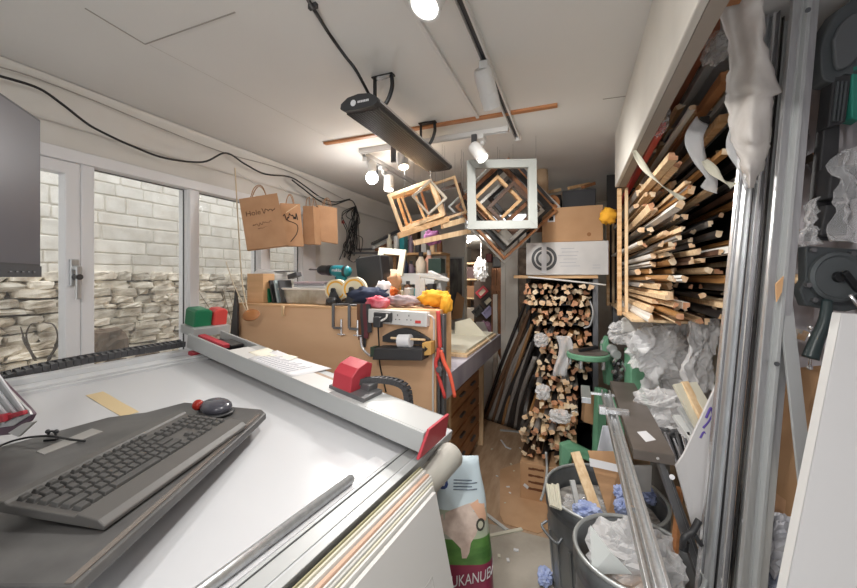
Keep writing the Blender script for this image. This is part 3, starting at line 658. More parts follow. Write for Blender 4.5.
# cordless drill
dc = at(340, 271, 1.98); dr = thing('cordless_drill', 'teal and black cordless drill lying behind the tape dispensers, bit to the left', 'drill', (dc.x, dc.y, ZS))
TEAL = mat('teal_plastic', rgb(28, 124, 134), .4); dx = Vector((-1, 0, .05)).normalized(); sd = Vector((0, -1, 0))
MB().lathe([(.0, -.075), (.03, -.07), (.036, -.05), (.037, .03), (.032, .06), (0, .062)], dc, 18, 0, dx, cap=False).build('motor_housing', TEAL, dr, smooth=True)
MB().lathe([(.034, .058), (.036, .07), (.036, .09), (.033, .095), (.033, .14), (.024, .165), (.014, .175), (0, .176)], dc, 18, 0, dx, cap=False).build('chuck', BLACKM, dr, smooth=True)
MB().cyl(dc + dx * .17, dc + dx * .235, .005).cyl(dc + dx * .235, dc + dx * .25, .007, .003).build('drill_bit', STEELD, dr)
MB().lathe([(.0372, -.055), (.0375, -.045), (.0372, -.035)], dc, 18, 0, dx, cap=False).build('rear_band', BLACK, dr)
MB().prism([dc + dx * .03 - UP * .03 - sd * .018, dc - dx * .045 - UP * .03 - sd * .018, dc - dx * .06 - UP * .13 - sd * .018, dc - dx * .015 - UP * .13 - sd * .018], sd * .036).build('handle', TEAL, dr, bevel=.008)
MB().box((dc.x + .035, dc.y, ZS + .035), (.12, .07, .07)).build('battery', BLACK, dr, bevel=.006)
MB().bar(dc + dx * .03 - UP * .04, dc + dx * .02 - UP * .075, .016, .014).build('trigger', BLACK, dr, bevel=.003)
text('lettering', 'makita', dc + sd * .0385 - dx * .0 + UP * .004, (1, 0, -.05), UP, .028, PAPER, dr)
# cloths and soft lumps
def lump(name, lab, cat, px, py, Y, s, m, sd, onz=None, group=None, amp=.4):
    o = MB().blob(at(px, py, Y), s, None, 26, 16, .85, amp, 2.6, 0, sd).build(name, m, smooth=True); tag(o, lab, cat, group)
    if onz is not None: o.location.z = onz
    return o
lump('cloth', 'dark navy cloth heaped right of the tape dispensers', 'cloth', 369, 295, 1.86, (.12, .07, .05), NAVY, 3, ZS)
lump('cloth', 'crumpled red and pink cloth hanging over the shelf edge above the power strip', 'cloth', 378, 308, 1.78, (.07, .05, .035), mat('red_pink_cloth', rgb(204, 58, 80), .8, col2=rgb(226, 140, 150), scale=16), 9, ZS - .012)
lump('tissue', 'white crumpled tissue behind the red cloth', 'tissue', 383, 296, 1.92, (.045, .04, .07), mat('tissue_white', rgb(236, 230, 228), .8), 12, ZS)
lump('cloth', 'grey crumpled rag in the middle of the shelf', 'cloth', 402, 299, 1.85, (.10, .05, .03), mat('grey_rag', rgb(120, 108, 110), .9, col2=rgb(170, 150, 150), scale=18), 15, ZS)
yc = mat('yellow_cloth', rgb(238, 176, 50), .8, col2=rgb(218, 150, 36), scale=14)
lump('duster', 'bright yellow duster heaped at the right end of the shelf', 'duster', 434, 294, 1.88, (.085, .06, .045), yc, 21, ZS)
lump('duster', 'small yellow duster hanging over the right corner of the shelf', 'duster', 446, 300, 1.83, (.03, .03, .05), yc, 22, ZS - .03)
lump('glove', 'orange glove lying behind the navy cloth', 'glove', 388, 286, 2.05, (.06, .05, .03), mat('orange_glove', rgb(214, 104, 40), .7), 24, ZS + .04)
lump('paper_wad', 'crumpled brown paper behind the tape dispensers', 'paper', 386, 276, 2.2, (.10, .08, .09), KRAFT, 27, ZS)
# things behind on the shelf's back and on the bench
o = boxthing('tool_case', 'black tool case standing behind the drill', 'case', 357, 255, 383, 300, 2.08, .12, BLACK, .01, -.12); floorz(o)
fr = lambda nm, lab, c, a, b, W, H, wd, th, m, cat='frame', group=None: tag(MB().frame(c, a, b, W, H, wd, th).build(nm, m, bevel=.0015), lab, cat, group)
fr('picture_frame', 'cream picture frame leaning behind the black tool case', at(391, 262, 2.45), (1, .1, -.1), (.1, .15, 1), .22, .2, .045, .03, cream)
o = MB().span((at(380, 276, 2.3).x, 2.22, ZS), (at(440, 276, 2.3).x, 2.42, ZS + .012)).span((at(380, 276, 2.3).x, 2.22, .985), (at(380, 276, 2.3).x + .03, 2.42, ZS)).span((at(440, 276, 2.3).x - .03, 2.22, .985), (at(440, 276, 2.3).x, 2.42, ZS)).build('bench_riser', PALE); tag(o, 'pale wooden riser standing on the worktop behind the raised shelf', 'riser')
WOODW = mat('white_painted_wood', rgb(196, 197, 195), .45)
wf = thing('corner_sample', 'white painted corner frame standing among yellow dusters on the shelf', 'frame', at(430, 300, 1.95))
c0 = at(418, 301, 1.95); c0.z = ZS
MB().bar(c0, c0 + UP * .185, .022, .03, (1, 0, 0)).bar(c0 + Vector((.028, 0, 0)), c0 + Vector((.028, 0, .16)), .014, .03, (1, 0, 0)).build('upright', WOODW, wf, bevel=.002)
MB().bar(c0 + UP * .182, at(447, 280, 2.1), .03, .02).bar(at(447, 280, 2.1), at(430, 272, 2.35), .03, .02).build('top_rail', WOODW, wf, bevel=.002)
sh = tag(MB().span((at(400, 280, 2.75).x, 2.70, 1.44), (at(436, 280, 2.75).x, 3.0, 1.47)).span((at(400, 280, 2.75).x, 2.72, 1.47), (at(436, 280, 2.75).x, 2.74, 1.53)).span((at(400, 280, 2.75).x, 2.75, .985), (at(400, 280, 2.75).x + .03, 2.98, 1.44)).span((at(436, 280, 2.75).x - .03, 2.75, .985), (at(436, 280, 2.75).x, 2.98, 1.44)).build('bench_rack', WOODW), 'white painted bench rack standing behind the corner frame', 'rack')
def bottle(px, py, Y, z, r, h, m, lab, cat='bottle', capm=None, group='bottles behind the bench shelf'):
    c = at(px, py, Y); t = thing('bottle' if cat == 'bottle' else cat, lab, cat, (c.x, c.y, z), group=group)
    MB().lathe([(0, 0), (r, 0), (r, h * .65), (r * .5, h * .78), (r * .4, h * .85), (0, h * .85)], (c.x, c.y, z), 16, 0, cap=False).build('body', m, t, smooth=True)
    MB().cyl((c.x, c.y, z + h * .84), (c.x, c.y, z + h), r * .45).build('cap', capm or BLACK, t)
bottle(404, 262, 2.80, 1.47, .035, .22, NAVY, 'navy bottle standing on the white bench rack'); bottle(411, 262, 2.86, 1.47, .035, .17, mat('mauve_plastic', rgb(120, 104, 120), .5), 'mauve bottle right of the navy one on the white rack')
bottle(421, 262, 2.84, 1.47, .045, .24, mat('cream_plastic', rgb(226, 212, 192), .5), 'cream bottle on the white bench rack'); bottle(429, 262, 2.9, 1.47, .042, .26, mat('pink_plastic', rgb(216, 170, 150), .5), 'pinkish bottle at the right end of the white rack', capm=PAPER)
bottle(408, 298, 2.35, ZS + .012, .03, .13, mat('brown_bottle', rgb(80, 52, 36), .3), 'brown bottle low behind the grey rag'); bottle(397, 298, 2.35, ZS + .012, .032, .15, mat('glue_yellow', rgb(214, 160, 70), .4), 'amber glue bottle behind the red cloth')
o = boxthing('oil_tin', 'dark green tin on the white bench rack behind the corner frame', 'tin', 428, 259, 441, 274, 2.72, .1, mat('dark_green', rgb(40, 60, 54), .4)); floorz(o, 1.53) 
# shelving on the back wall, left of the opening
sh = thing('clutter_shelf', 'dark wooden shelf unit with clutter against the back wall', 'shelf unit', (-1.75, 4.35, 0))
for x in (-2.1, -1.78): MB().span((x - .015, 4.2, 0), (x + .015, 4.53, 2.2)).build('side_panel', BROWN, sh)
for z in (.5, .9, 1.3, 1.62, 1.95): MB().span((-2.1, 4.2, z), (-1.78, 4.53, z + .02)).build('shelf_board', BROWN, sh)
rr = random.Random(4); cols = [(rgb(120, 96, 80), 'brown'), (rgb(70, 66, 74), 'charcoal'), (rgb(190, 174, 150), 'beige'), (rgb(150, 110, 130), 'mauve'), (rgb(206, 196, 184), 'off-white')]
places = {1.32: 'middle', 1.64: 'second highest', 1.97: 'top'}
for z in (1.32, 1.64, 1.97):
    x = -2.07; k = 0
    while x < -1.90:
        wd = rr.uniform(.07, .14); h = rr.uniform(.12, .26); c_, nm = cols[(k + int(z * 10)) % 5]
        o = MB().span((x, 4.22, z), (x + wd - .008, 4.45, z + h)).build('storage_box', mat('box_' + nm, c_, .7), bevel=.004); tag(o, '%s box on the %s board of the dark wall shelf, %s from the left' % (nm, places[z], ['first', 'second', 'third', 'fourth', 'fifth', 'sixth', 'seventh', 'eighth', 'ninth'][k]), 'box', 'boxes on the dark wall shelf'); x += wd; k += 1
# bundle of dark mouldings stuck out from the wall
for i, (c_, m, lab) in enumerate((((372, 244, 398, 231), DARKG, 'dark moulding sticking out under the hanging pale frames, uppermost'), ((373, 248, 399, 235), GREYL, 'silver moulding under the dark one below the hanging frames'), ((376, 250, 398, 240), BROWN, 'brown moulding lowest of the three below the hanging frames'))):
    o = MB().bar(at(c_[0], c_[1], 2.9), at(c_[2], c_[3], 3.3), .03, .025).build('moulding_offcut', m, bevel=.003); tag(o, lab, 'moulding')
hk = tag(MB().bar((XL + .0, 3.12, 1.74), (at(385, 243, 3.1).x, 3.1, 1.735), .03, .02).bar((XL, 3.3, 1.79), (at(395, 243, 3.28).x, 3.28, 1.785), .03, .02).build('shelf_bracket', STEELD), 'steel wall bracket carrying the dark moulding offcuts', 'bracket')
# --- things on the front of the panel
Yp = YF - .005
def clamp(px, lab):
    c = at(px, 305, Yp - .02); t = thing('g_clamp', lab, 'clamp', c, group='clamps on the shelf edge'); m = STEELD
    z1 = TOPZ + .012; x = c.x
    MB().bar((x - .005, Yp - .02, z1 + .004), (x - .005, Yp - .02, z1 - .13), .012, .016, (1, 0, 0)).bar((x - .005, Yp - .02, z1), (x + .05, Yp + .06, z1), .012, .012).bar((x - .005, Yp - .02, z1 - .13), (x + .055, Yp - .02, z1 - .13), .014, .014).build('bow', m, t, bevel=.003)
    MB().cyl((x + .05, Yp - .02, z1 - .17), (x + .05, Yp - .02, z1 - .08), .006).build('screw', CHROME, t); MB().cyl((x + .025, Yp - .02, z1 - .165), (x + .075, Yp - .02, z1 - .165), .004).build('tommy_bar', CHROME, t)
clamp(334, 'grey G-clamp gripping the shelf edge below the left tape dispenser'); clamp(350, 'grey G-clamp gripping the shelf edge left of the leather straps')
o = MB().span((at(284, 306, Yp).x - .008, Yp - .018, TOPZ - .07), (at(284, 306, Yp).x + .008, Yp, TOPZ - .005)).build('wooden_peg', PALE, bevel=.003); tag(o, 'small pale wooden peg under the front edge of the bench shelf', 'peg')
lt = thing('leather_straps', 'bundle of dark leather straps hanging on the bench panel', 'straps', at(364, 345, Yp - .01))
for i, (px, y1, m) in enumerate(((359, 340, BROWN), (363, 347, BLACK), (366, 338, mat('dark_red_leather', rgb(96, 40, 48), .5)), (370, 332, BLACK))):
    a = at(px, 304, Yp - .012); b = at(px + 1, y1, Yp - .016)
    MB().sheet(lambda u, v: a.lerp(b, u) + Vector(((v - .5) * .026, -.006 * i - .004 * math.sin(6 * u), 0)), 10, 2, .004).build('strap', m, lt)
MB().tube(smoothpath([at(361, 337, Yp - .03), at(362, 346, Yp - .03), at(366, 352, Yp - .03), at(371, 356, Yp - .03)]), .008).build('buckle', CHROME, lt, smooth=True)
# power strip
p0, p1 = at(372, 316, Yp), at(430, 318, Yp); ps = thing('power_strip', 'white four-socket power strip screwed to the bench panel', 'power strip', (p0 + p1) / 2)
cx = (p0.x + p1.x) / 2; cz = (p0.z + p1.z) / 2; W = p1.x - p0.x; R = Matrix.Rotation(.02, 3, 'Y')
MB().box((cx, Yp - .02, cz), (W, .045, .075), R).build('body', WHITEM, ps, bevel=.005)
for i in range(4):
    x = cx - W * .36 + i * W * .19
    mb = MB()
    for dx_, dz in ((0, .014), (-.011, -.008), (.011, -.008)): mb.box((x + dx_, Yp - .043, cz + dz), (.004 if dz > 0 else .007, .002, .009 if dz > 0 else .004))
    mb.build('socket', BLACK, ps)
MB().box((cx + W * .36, Yp - .044, cz - .016), (.03, .006, .014)).build('switch', REDB, ps, bevel=.001)
pl = thing('plug_adapter', 'black plug adapter pushed into the left socket of the power strip', 'plug', at(382, 318, Yp - .06))
MB().box(at(383, 317, Yp - .06), (.10, .03, .05)).build('body', BLACK, pl, bevel=.006); MB().box(at(378, 322, Yp - .085), (.045, .03, .055)).build('plug', BLACK, pl, bevel=.005)
MB().tube(smoothpath([at(378, 326, Yp - .085), at(379, 345, Yp - .03), at(380, 365, Yp - .008), at(386, 392, Yp - .008)]), .004).build('cord', CABLE, pl, smooth=True)
MB().tube(smoothpath([at(381, 321, Yp - .10), at(386, 318, Yp - .105), at(387, 314, Yp - .1)]), .005).build('white_cord', WCABLE, pl, smooth=True)
wc = MB().tube(smoothpath([at(428, 315, Yp - .03), at(433, 318, Yp - .02), at(434, 330, Yp - .008), at(433, 380, Yp - .008), at(433, 425, Yp - .008)]), .005).build('white_cable', WCABLE, smooth=True); tag(wc, 'white cable running down the bench panel from the power strip', 'cable')
# black wall-mounted tape dispenser with a roll
wd_ = thing('roll_dispenser', 'black wall-mounted dispenser with a white roll below the power strip', 'dispenser', at(408, 362, Yp))
a, b = at(384, 345, Yp), at(431, 330, Yp); xm = (a.x + b.x) / 2; zb = at(408, 343, Yp).z
arcp = [(a.x, Yp, zb)] + [(a.x + (b.x - a.x) * i / 12, Yp, zb + .03 + .05 * math.sin(PI * i / 12)) for i in range(13)] + [(b.x, Yp, zb)]
MB().prism(arcp, (0, -.02, 0)).build('back_plate', BLACK, wd_, bevel=.003)
MB().prism([at(372, 360, Yp - .1), at(422, 361, Yp - .1), at(422, 349, Yp - .1), at(374, 348, Yp - .1)], (0, .095, 0)).build('trough', BLACK, wd_, bevel=.005)
MB().cyl(at(391, 338, Yp - .05), at(425, 340, Yp - .05), .006).build('spindle', PALE, wd_)
MB().cyl(at(399, 341, Yp - .05), at(411, 341, Yp - .05), .034, n=24).build('roll', PAPER, wd_, smooth=False)
y_ = MB().prism([at(422, 343, Yp - .07), at(431, 342, Yp - .07), at(431, 355, Yp - .07), at(422, 356, Yp - .07)], (0, .06, 0)).build('side_plate', mat('mustard_plate', rgb(206, 162, 92), .6), wd_, bevel=.002)
MB().prism([at(424.5, 346, Yp - .071), at(424.5, 352, Yp - .071), at(428, 349, Yp - .071)], (0, -.001, 0)).build('arrow_mark', BLACKINK, wd_)
MB().prism([at(370, 347, Yp - .06), at(375, 347, Yp - .06), at(375, 357, Yp - .06), at(370, 357, Yp - .06)], (0, .05, 0)).build('end_clip', mat('dark_green_clip', rgb(54, 72, 58), .5), wd_, bevel=.003)
# red pliers hanging on the uprights
pr = thing('pliers', 'long pliers with red and orange handles hanging at the right end of the bench', 'pliers', at(442, 380, Yp - .03))
A = lambda x, y: at(x, y, Yp - .035)
MB().tube(smoothpath([A(438, 311), A(439, 330), A(440, 348)]), .011).tube(smoothpath([A(439, 348), A(438, 356), A(436, 366), A(445, 398)]), lambda f: .012 - .003 * f).build('handle', REDB, pr, smooth=True)
MB().tube(smoothpath([A(441, 350), A(444, 362), A(450, 375), A(455, 397)]), lambda f: .012 - .003 * f).build('handle', mat('orange_red', rgb(232, 98, 72), .4), pr, smooth=True)
MB().cyl(A(440, 369) + Vector((0, .012, 0)), A(440, 369) - Vector((0, .018, 0)), .016).bar(A(440, 362), A(441, 376), .02, .012).build('jaw', STEELD, pr, bevel=.002)
MB().tube(arc(A(440, 352), (1, 0, 0), UP, .02, 0, PI), .006).build('hook', STEELD, pr, smooth=True)
# cane with a wooden disc hanging at the left
cn = thing('hanging_cane', 'thin cane with a brown wooden disc hanging before the third window', 'ornament', at(250, 318, 1.66))
MB().tube(smoothpath([PX(235, 168, XL + .12), at(238, 220, 1.72), at(242, 280, 1.68), at(248, 312, 1.66)]), .004).tube(smoothpath([at(226, 262, 1.75), at(234, 285, 1.7), at(247, 312, 1.66)]), .0025).build('stem', mat('pale_cane', rgb(206, 188, 160), .7), cn, smooth=True)
MB().lathe([(.012, -.006), (.045, -.006), (.05, 0), (.045, .006), (.012, .006)], at(251, 315, 1.65), 24, 0, (.35, -.55, .75)).build('disc', mat('cork_brown', rgb(150, 98, 54), .6), cn, smooth=True)
o = MB().prism([at(229, 345, 1.72), at(237, 345, 1.72), at(237, 305, 1.72), at(235, 290, 1.72)], (0, .015, 0)).build('narrow_offcut', DARKG); tag(o, 'dark narrow panel standing at the left end of the bench', 'panel')
# ---------------------------------------------------------------- paper bags hanging from the window head
def scribble(p, a, b, L, h, n, sd):
    r_ = random.Random(sd); return smoothpath([p + a * (L * i / n) + b * (h * r_.uniform(-.5, .5)) for i in range(n + 1)], 4)
def bag(q, lab, writing=None, dep=.05):
    TLq, TRq, BRq, BLq = [P(*z) for z in q]; a = (TRq - TLq).normalized(); b = (TLq - BLq).normalized(); n = a.cross(b).normalized()
    c = (TLq + TRq + BRq + BLq) / 4; t = thing('paper_bag', lab, 'bag', c - UP * .15, group='paper bags hanging from the window head')
    MB().add([TLq, TRq, BRq, BLq, TLq - n * dep, TRq - n * dep, BRq - n * dep, BLq - n * dep], [(0, 3, 2, 1), (4, 5, 6, 7), (0, 4, 7, 3), (1, 2, 6, 5), (3, 7, 6, 2)]).build('bag_body', KRAFT, t)
    W = (TRq - TLq).length; m = (TLq + TRq) / 2
    mb = MB()
    for off in (0, -dep): mb.tube(smoothpath([m - a * W * .2 + n * off, m - a * W * .12 + UP * .05 + n * off, m + UP * .072 + n * (off / 2 - dep / 4), m + a * W * .12 + UP * .05 + n * off, m + a * W * .2 + n * off], 5), .003, 6)
    mb.build('handle', mat('twisted_paper', rgb(170, 130, 96), .8), t, smooth=True)
    mb = MB().tube([m + UP * .07 - n * dep / 2, Vector((XL + .03, m.y + .05, 2.2))], .002, 5).build('hanging_string', WCABLE, t)
    if writing: writing(t, TLq, a, b, n, W, (TLq - BLq).length)
    return t
def w1(t, TLq, a, b, n, W, H):
    o = TLq + n * .001
    text('handwriting', 'Hole', o + a * W * .30 - b * H * .32, a, b, .045, INK, t)
    mb = MB(); mb.tube(scribble(o + a * W * .52 - b * H * .31, a, b, W * .36, .03, 14, 2), .0022, 5).tube(scribble(o + a * W * .24 - b * H * .55, a, b, W * .5, .022, 18, 3), .0022, 5).tube(scribble(o + a * W * .36 - b * H * .63, a, b, W * .4, .008, 12, 4), .0022, 5).build('handwriting', INK, t)
    text('handwriting', '&', o + a * W * .46 - b * H * .43, a, b, .035, INK, t)
def w4(t, TLq, a, b, n, W, H):
    o = TLq + n * .001; mb = MB()
    for i in range(3): mb.tube(scribble(o + a * W * .6 - b * H * (.22 + .1 * i), a, b, W * .32, .012, 8, 7 + i), .0012, 5)
    mb.build('handwriting', INK, t)
bag([(239, 199, 2.26), (277, 193, 2.34), (288, 245, 2.33), (247, 250, 2.25)], 'brown paper bag with red-brown handwriting, foremost of those at the window', w1)
def w2(t, TLq, a, b, n, W, H):
    o = TLq + n * .001; mb = MB().tube([o + a * W * .25 - b * H * .22, o + a * W * .85 - b * H * .03], .004, 5).build('tape_strip', mat('pale_tape', rgb(226, 200, 164), .6), t)
    MB().tube(scribble(o + a * W * .1 - b * H * .3, a, b, W * .7, .06, 16, 12), .003, 5).tube(smoothpath([o + a * W * .3 - b * H * .4, o + a * W * .75 - b * H * .5, o + a * W * .7 - b * H * .7, o + a * W * .35 - b * H * .9]), .003, 5).build('branch_drawing', BLACKINK, t)
bag([(280, 203, 2.66), (300, 204, 2.72), (304, 246, 2.72), (284, 246, 2.66)], 'brown paper bag with a black branch motif, second from the left', w2)
bag([(303, 206, 2.83), (313, 206, 2.80), (315, 244, 2.80), (303, 244, 2.83)], 'narrow brown paper bag seen side-on between the branch-motif bag and the last', None, .08)
bag([(318, 205, 2.90), (337, 208, 2.98), (338, 244, 2.98), (316, 240, 2.90)], 'brown paper bag with faint writing, rightmost at the window', w4)
# ---------------------------------------------------------------- cables on the window wall
cbx = lambda pts, off: [PX(x, y, XL + off) for x, y in pts]
def cable(name, pts, r, m, lab): o = MB().tube(pts, r, 7).build(name, m, smooth=True); tag(o, lab, 'cable'); return o
cable('power_cable', smoothpath(cbx([(-30, 68), (0, 76), (38, 88), (62, 104), (85, 122), (100, 131), (130, 145), (165, 158), (203, 162), (226, 153), (245, 164), (265, 174), (290, 177), (305, 186), (320, 197), (335, 202), (350, 199)], .10)), .0055, CABLE, 'thick black cable sagging along the top of the window wall')
cable('power_cable', smoothpath(cbx([(292, 180), (305, 190), (318, 200), (332, 205), (350, 200), (356, 208), (358, 222)], .12)), .0055, CABLE, 'second black cable looping above the hanging paper bags')
cable('thin_wire', smoothpath(cbx([(-20, 62), (30, 76), (100, 103), (160, 128), (228, 154), (290, 172), (345, 200)], .092)), .003, mat('grey_wire', rgb(150, 144, 138), .6), 'thin grey wire stretched along the window wall under the ceiling')
mb = MB(); r_ = random.Random(8)
for i in range(11):
    x = 350 + r_.uniform(-4, 8); pts = [(356, 206)]
    for j in range(4): pts.append((x + r_.uniform(-6, 6), 212 + 12 * (j + r_.random())))
    pts.append((358, 215)); mb.tube(smoothpath(cbx(pts, .06 + .02 * r_.random()), 6), .004, 6)
mb.tube(smoothpath(cbx([(352, 236), (344, 244), (346, 252), (355, 248), (352, 240)], .07)), .004, 6).tube(smoothpath(cbx([(352, 252), (348, 258), (354, 262), (360, 256)], .07)), .004, 6)
tag(mb.build('cable_tangle', CABLE, smooth=True), 'tangle of black cables hanging on the wall right of the paper bags', 'cables', kind='stuff')
o = MB().box(PX(343, 222, XL + .01), (.015, .03, .03)).build('light_switch', REDB); tag(o, 'tiny red switch on the wall left of the cable tangle', 'switch')

od9 = ['first', 'second', 'third', 'fourth', 'fifth', 'sixth', 'seventh', 'eighth', 'ninth']
# more bottles, tins and boxes crowding the back of the bench
usf = tag(MB().span((at(383, 255, 3.0).x, 2.98, 1.70), (at(442, 255, 3.0).x, 3.22, 1.718)).span((at(383, 255, 3.0).x, 3.2, .985), (at(383, 255, 3.0).x + .03, 3.22, 1.70)).span((at(442, 255, 3.0).x - .03, 3.2, .985), (at(442, 255, 3.0).x, 3.22, 1.70)).span((at(383, 255, 3.0).x, 2.98, 1.40), (at(442, 255, 3.0).x, 3.22, 1.415)).build('bench_shelf', PINE), 'open pine shelf standing on the bench behind the white rack', 'shelf')
r9 = random.Random(19)
PAL = [('cream', cream), ('brown', BROWN), ('charcoal', DARKG), ('white', WHITEM), ('kraft', KRAFT), ('grey', GREYL), ('teal', TEAL), ('red', REDB), ('pale wooden', PALE), ('mauve', mat('mauve_plastic', rgb(120, 104, 120), .5))]
k = 0
for (nm, Y, z, x0_, x1_, stp) in (('upper board of the pine bench shelf', 3.05, 1.718, 386, 440, 7.2), ('lower board of the pine bench shelf', 3.05, 1.415, 387, 440, 8.8), ('wooden riser', 2.30, 1.342, 383, 438, 7.6)):
    px = x0_; i = 0
    while px < x1_:
        pn, m = PAL[(k * 7 + i * 3) % 10]; c = at(px + stp * .45, 260, Y); h = r9.uniform(.10, .22) if nm != 'wooden riser' else r9.uniform(.07, .13); w9 = stp * .0075 * (Y / 2.3) * .8
        lab = '%s %%s on the %s, %s from the window' % (pn, nm, od9[i])
        if (i + k) % 3 == 0: o = MB().lathe([(0, 0), (w9 * .42, 0), (w9 * .42, h * .7), (w9 * .2, h * .85), (w9 * .2, h), (0, h)], (c.x, Y, z), 14, 0, cap=False).build('glue_bottle', m, smooth=False); tag(o, lab % 'bottle', 'bottle', 'bottles and tins on the bench')
        elif (i + k) % 3 == 1: o = MB().cyl((c.x, Y, z), (c.x, Y, z + h * .8), w9 * .45).cyl((c.x, Y, z + h * .8), (c.x, Y, z + h * .84), w9 * .47).build('paint_tin', m); tag(o, lab % 'tin', 'tin', 'bottles and tins on the bench')
        else: o = MB().box((c.x, Y, z + h / 2), (w9 * .85, .08, h)).build('small_carton', m, bevel=.003); tag(o, lab % 'carton', 'box', 'cartons on the bench')
        px += stp; i += 1
    k += 1

fc_ = at(391, 262, 2.45); tag(MB().span((fc_.x - .07, 2.36, 1.343), (fc_.x + .07, 2.44, fc_.z - .098)).build('small_carton', KRAFT, bevel=.003), 'kraft carton propping up the cream picture frame on the riser', 'box')
# ================================================================ moulding rack at the back
rack = thing('moulding_rack', 'dark steel moulding rack packed with mouldings end-on at the back', 'rack', (-.13, 3.2, 0))
BKP = mat('dark_board', rgb(50, 47, 46), .8)
for x in (-.415, .135):
    for y in ((2.86, 3.6) if x > 0 else (3.6,)): MB().span((x - .018, y - .018, 0), (x + .018, y + .018, 1.49 if y < 3 else 1.95)).build('upright', STEELD if x > 0 else BLACKM, rack, bevel=.002)
tiers = [('top', 523, 591, 284, 305, 2.82), ('second', 531, 591, 308, 325, 2.80), ('third', 534, 590, 328, 351, 2.78), ('fourth', 539, 590, 354, 373, 2.76), ('fifth', 534, 577, 376, 400, 2.72), ('sixth', 534, 577, 403, 425, 2.66), ('bottom', 521, 574, 431, 466, 2.60)]
for nm, x0, x1, y0, y1, Y in tiers:
    z = PY(550, y1, Y).z
    if nm == 'bottom': z = .262
    MB().span((PY(x0, y1, Y).x + .03, Y + .16, z - .012), (.12, 3.66, z)).build('shelf_plate', BLACKM, rack)
MB().span((-.43, 2.80, 1.49), (.15, 3.62, 1.513)).build('top_board', PINE, rack, bevel=.002)
MB().span((-.43, 3.25, 1.93), (.15, 3.66, 1.95)).build('upper_board', BROWN, rack)
MB().span((-.42, 3.655, .05), (.14, 3.67, 1.5)).build('back_board', BKP, rack); MB().span((.148, 2.9, .3), (.156, 3.6, 1.49)).build('side_board', mat('side_grey', rgb(110, 108, 106), .7), rack)
# moulding lengths: a few section shapes in a few finishes, bare wood at the sawn end
def section(k, s):
    if k == 0: return [(-.5, -.4), (.5, -.4), (.5, .1), (.2, .15), (.1, .5), (-.5, .5)]
    if k == 1: return [(-.4, -.5), (.4, -.5), (.4, .2), (.25, .42), (0, .5), (-.25, .42), (-.4, .2)]
    if k == 2: return [(-.5, -.3), (.5, -.3), (.5, -.05), (.1, .05), (-.1, .35), (-.5, .4)]
    return [(-.35, -.5), (.35, -.5), (.35, .5), (-.1, .5), (-.1, .1), (-.35, .1)]
ENDS = [mat('sawn_pale', rgb(232, 204, 172), .7, col2=rgb(216, 176, 132), scale=30), mat('sawn_orange', rgb(214, 162, 126), .7, col2=rgb(190, 134, 98), scale=30), mat('sawn_cream', rgb(240, 222, 194), .7, col2=rgb(222, 196, 160), scale=30)]
FIN = [('black', mat('finish_black', rgb(40, 38, 38), .4)), ('dark brown', mat('finish_brown', rgb(88, 62, 46), .5, col2=rgb(66, 44, 32), scale=10, stretch=(8, .5, 8))), ('bare wood', PALE), ('white', mat('finish_white', rgb(226, 222, 214), .5)), ('gold-brown', mat('finish_gold', rgb(168, 122, 72), .4, .25)), ('grey', mat('finish_grey', rgb(132, 128, 124), .45))]
proto = {}
rs_ = random.Random(21)
def stick(k, f, e, L, s, name):
    key_ = (k, f, e, round(L, 2), round(s, 3), name)
    if key_ not in proto:
        pr_ = [(x * s, 0, z * s) for x, z in section(k, s)]
        o = MB().prism(pr_, (0, L, 0), 0)
        n = len(pr_); o.m = [1, 1] + [0] * n
        ob = o.build(name, [FIN[f][1], ENDS[e]]); loc = ob.location.copy(); ob.data.transform(Matrix.Translation(loc)); proto[key_] = ob; return ob
    ob = proto[key_].copy(); C.objects.link(ob); return ob
for nm, x0, x1, y0, y1, Y in tiers:
    a, b = PY(x0, y1, Y), PY(x1, y0, Y); st = .040
    nx_ = max(2, int((b.x - a.x) / st)); nz_ = max(2, round((b.z - a.z) / .042))
    zb = .262 if nm == 'bottom' else a.z
    for i in range(nx_):
        for j in range(nz_):
            if rs_.random() < .07: continue
            k = rs_.randrange(4); f = rs_.choices(range(6), (4, 3, 4, 1, 3, 2))[0]; e = rs_.choices(range(3), (4, 4, 3))[0]; s = rs_.choice((.034, .038, .042))
            o = stick(k, f, e, .9, s, 'moulding_length')
            o.location = (a.x + (i + .5 + rs_.uniform(-.16, .16) + (.25 if j % 2 else -.1)) * (b.x - a.x) / nx_, Y + rs_.uniform(-.13, .12), zb + .021 + j * .040 + rs_.uniform(-.004, .004))
            o.rotation_euler = (rs_.uniform(-.01, .07), rs_.choice((0, PI / 2, PI, -PI / 2)) + rs_.uniform(-.6, .6), rs_.uniform(-.06, .06))
            tag(o, '%s moulding with bare sawn end on the %s shelf of the back rack' % (FIN[f][0], nm), 'moulding', '%s moulding lengths on the %s rack shelf' % (FIN[f][0], nm))
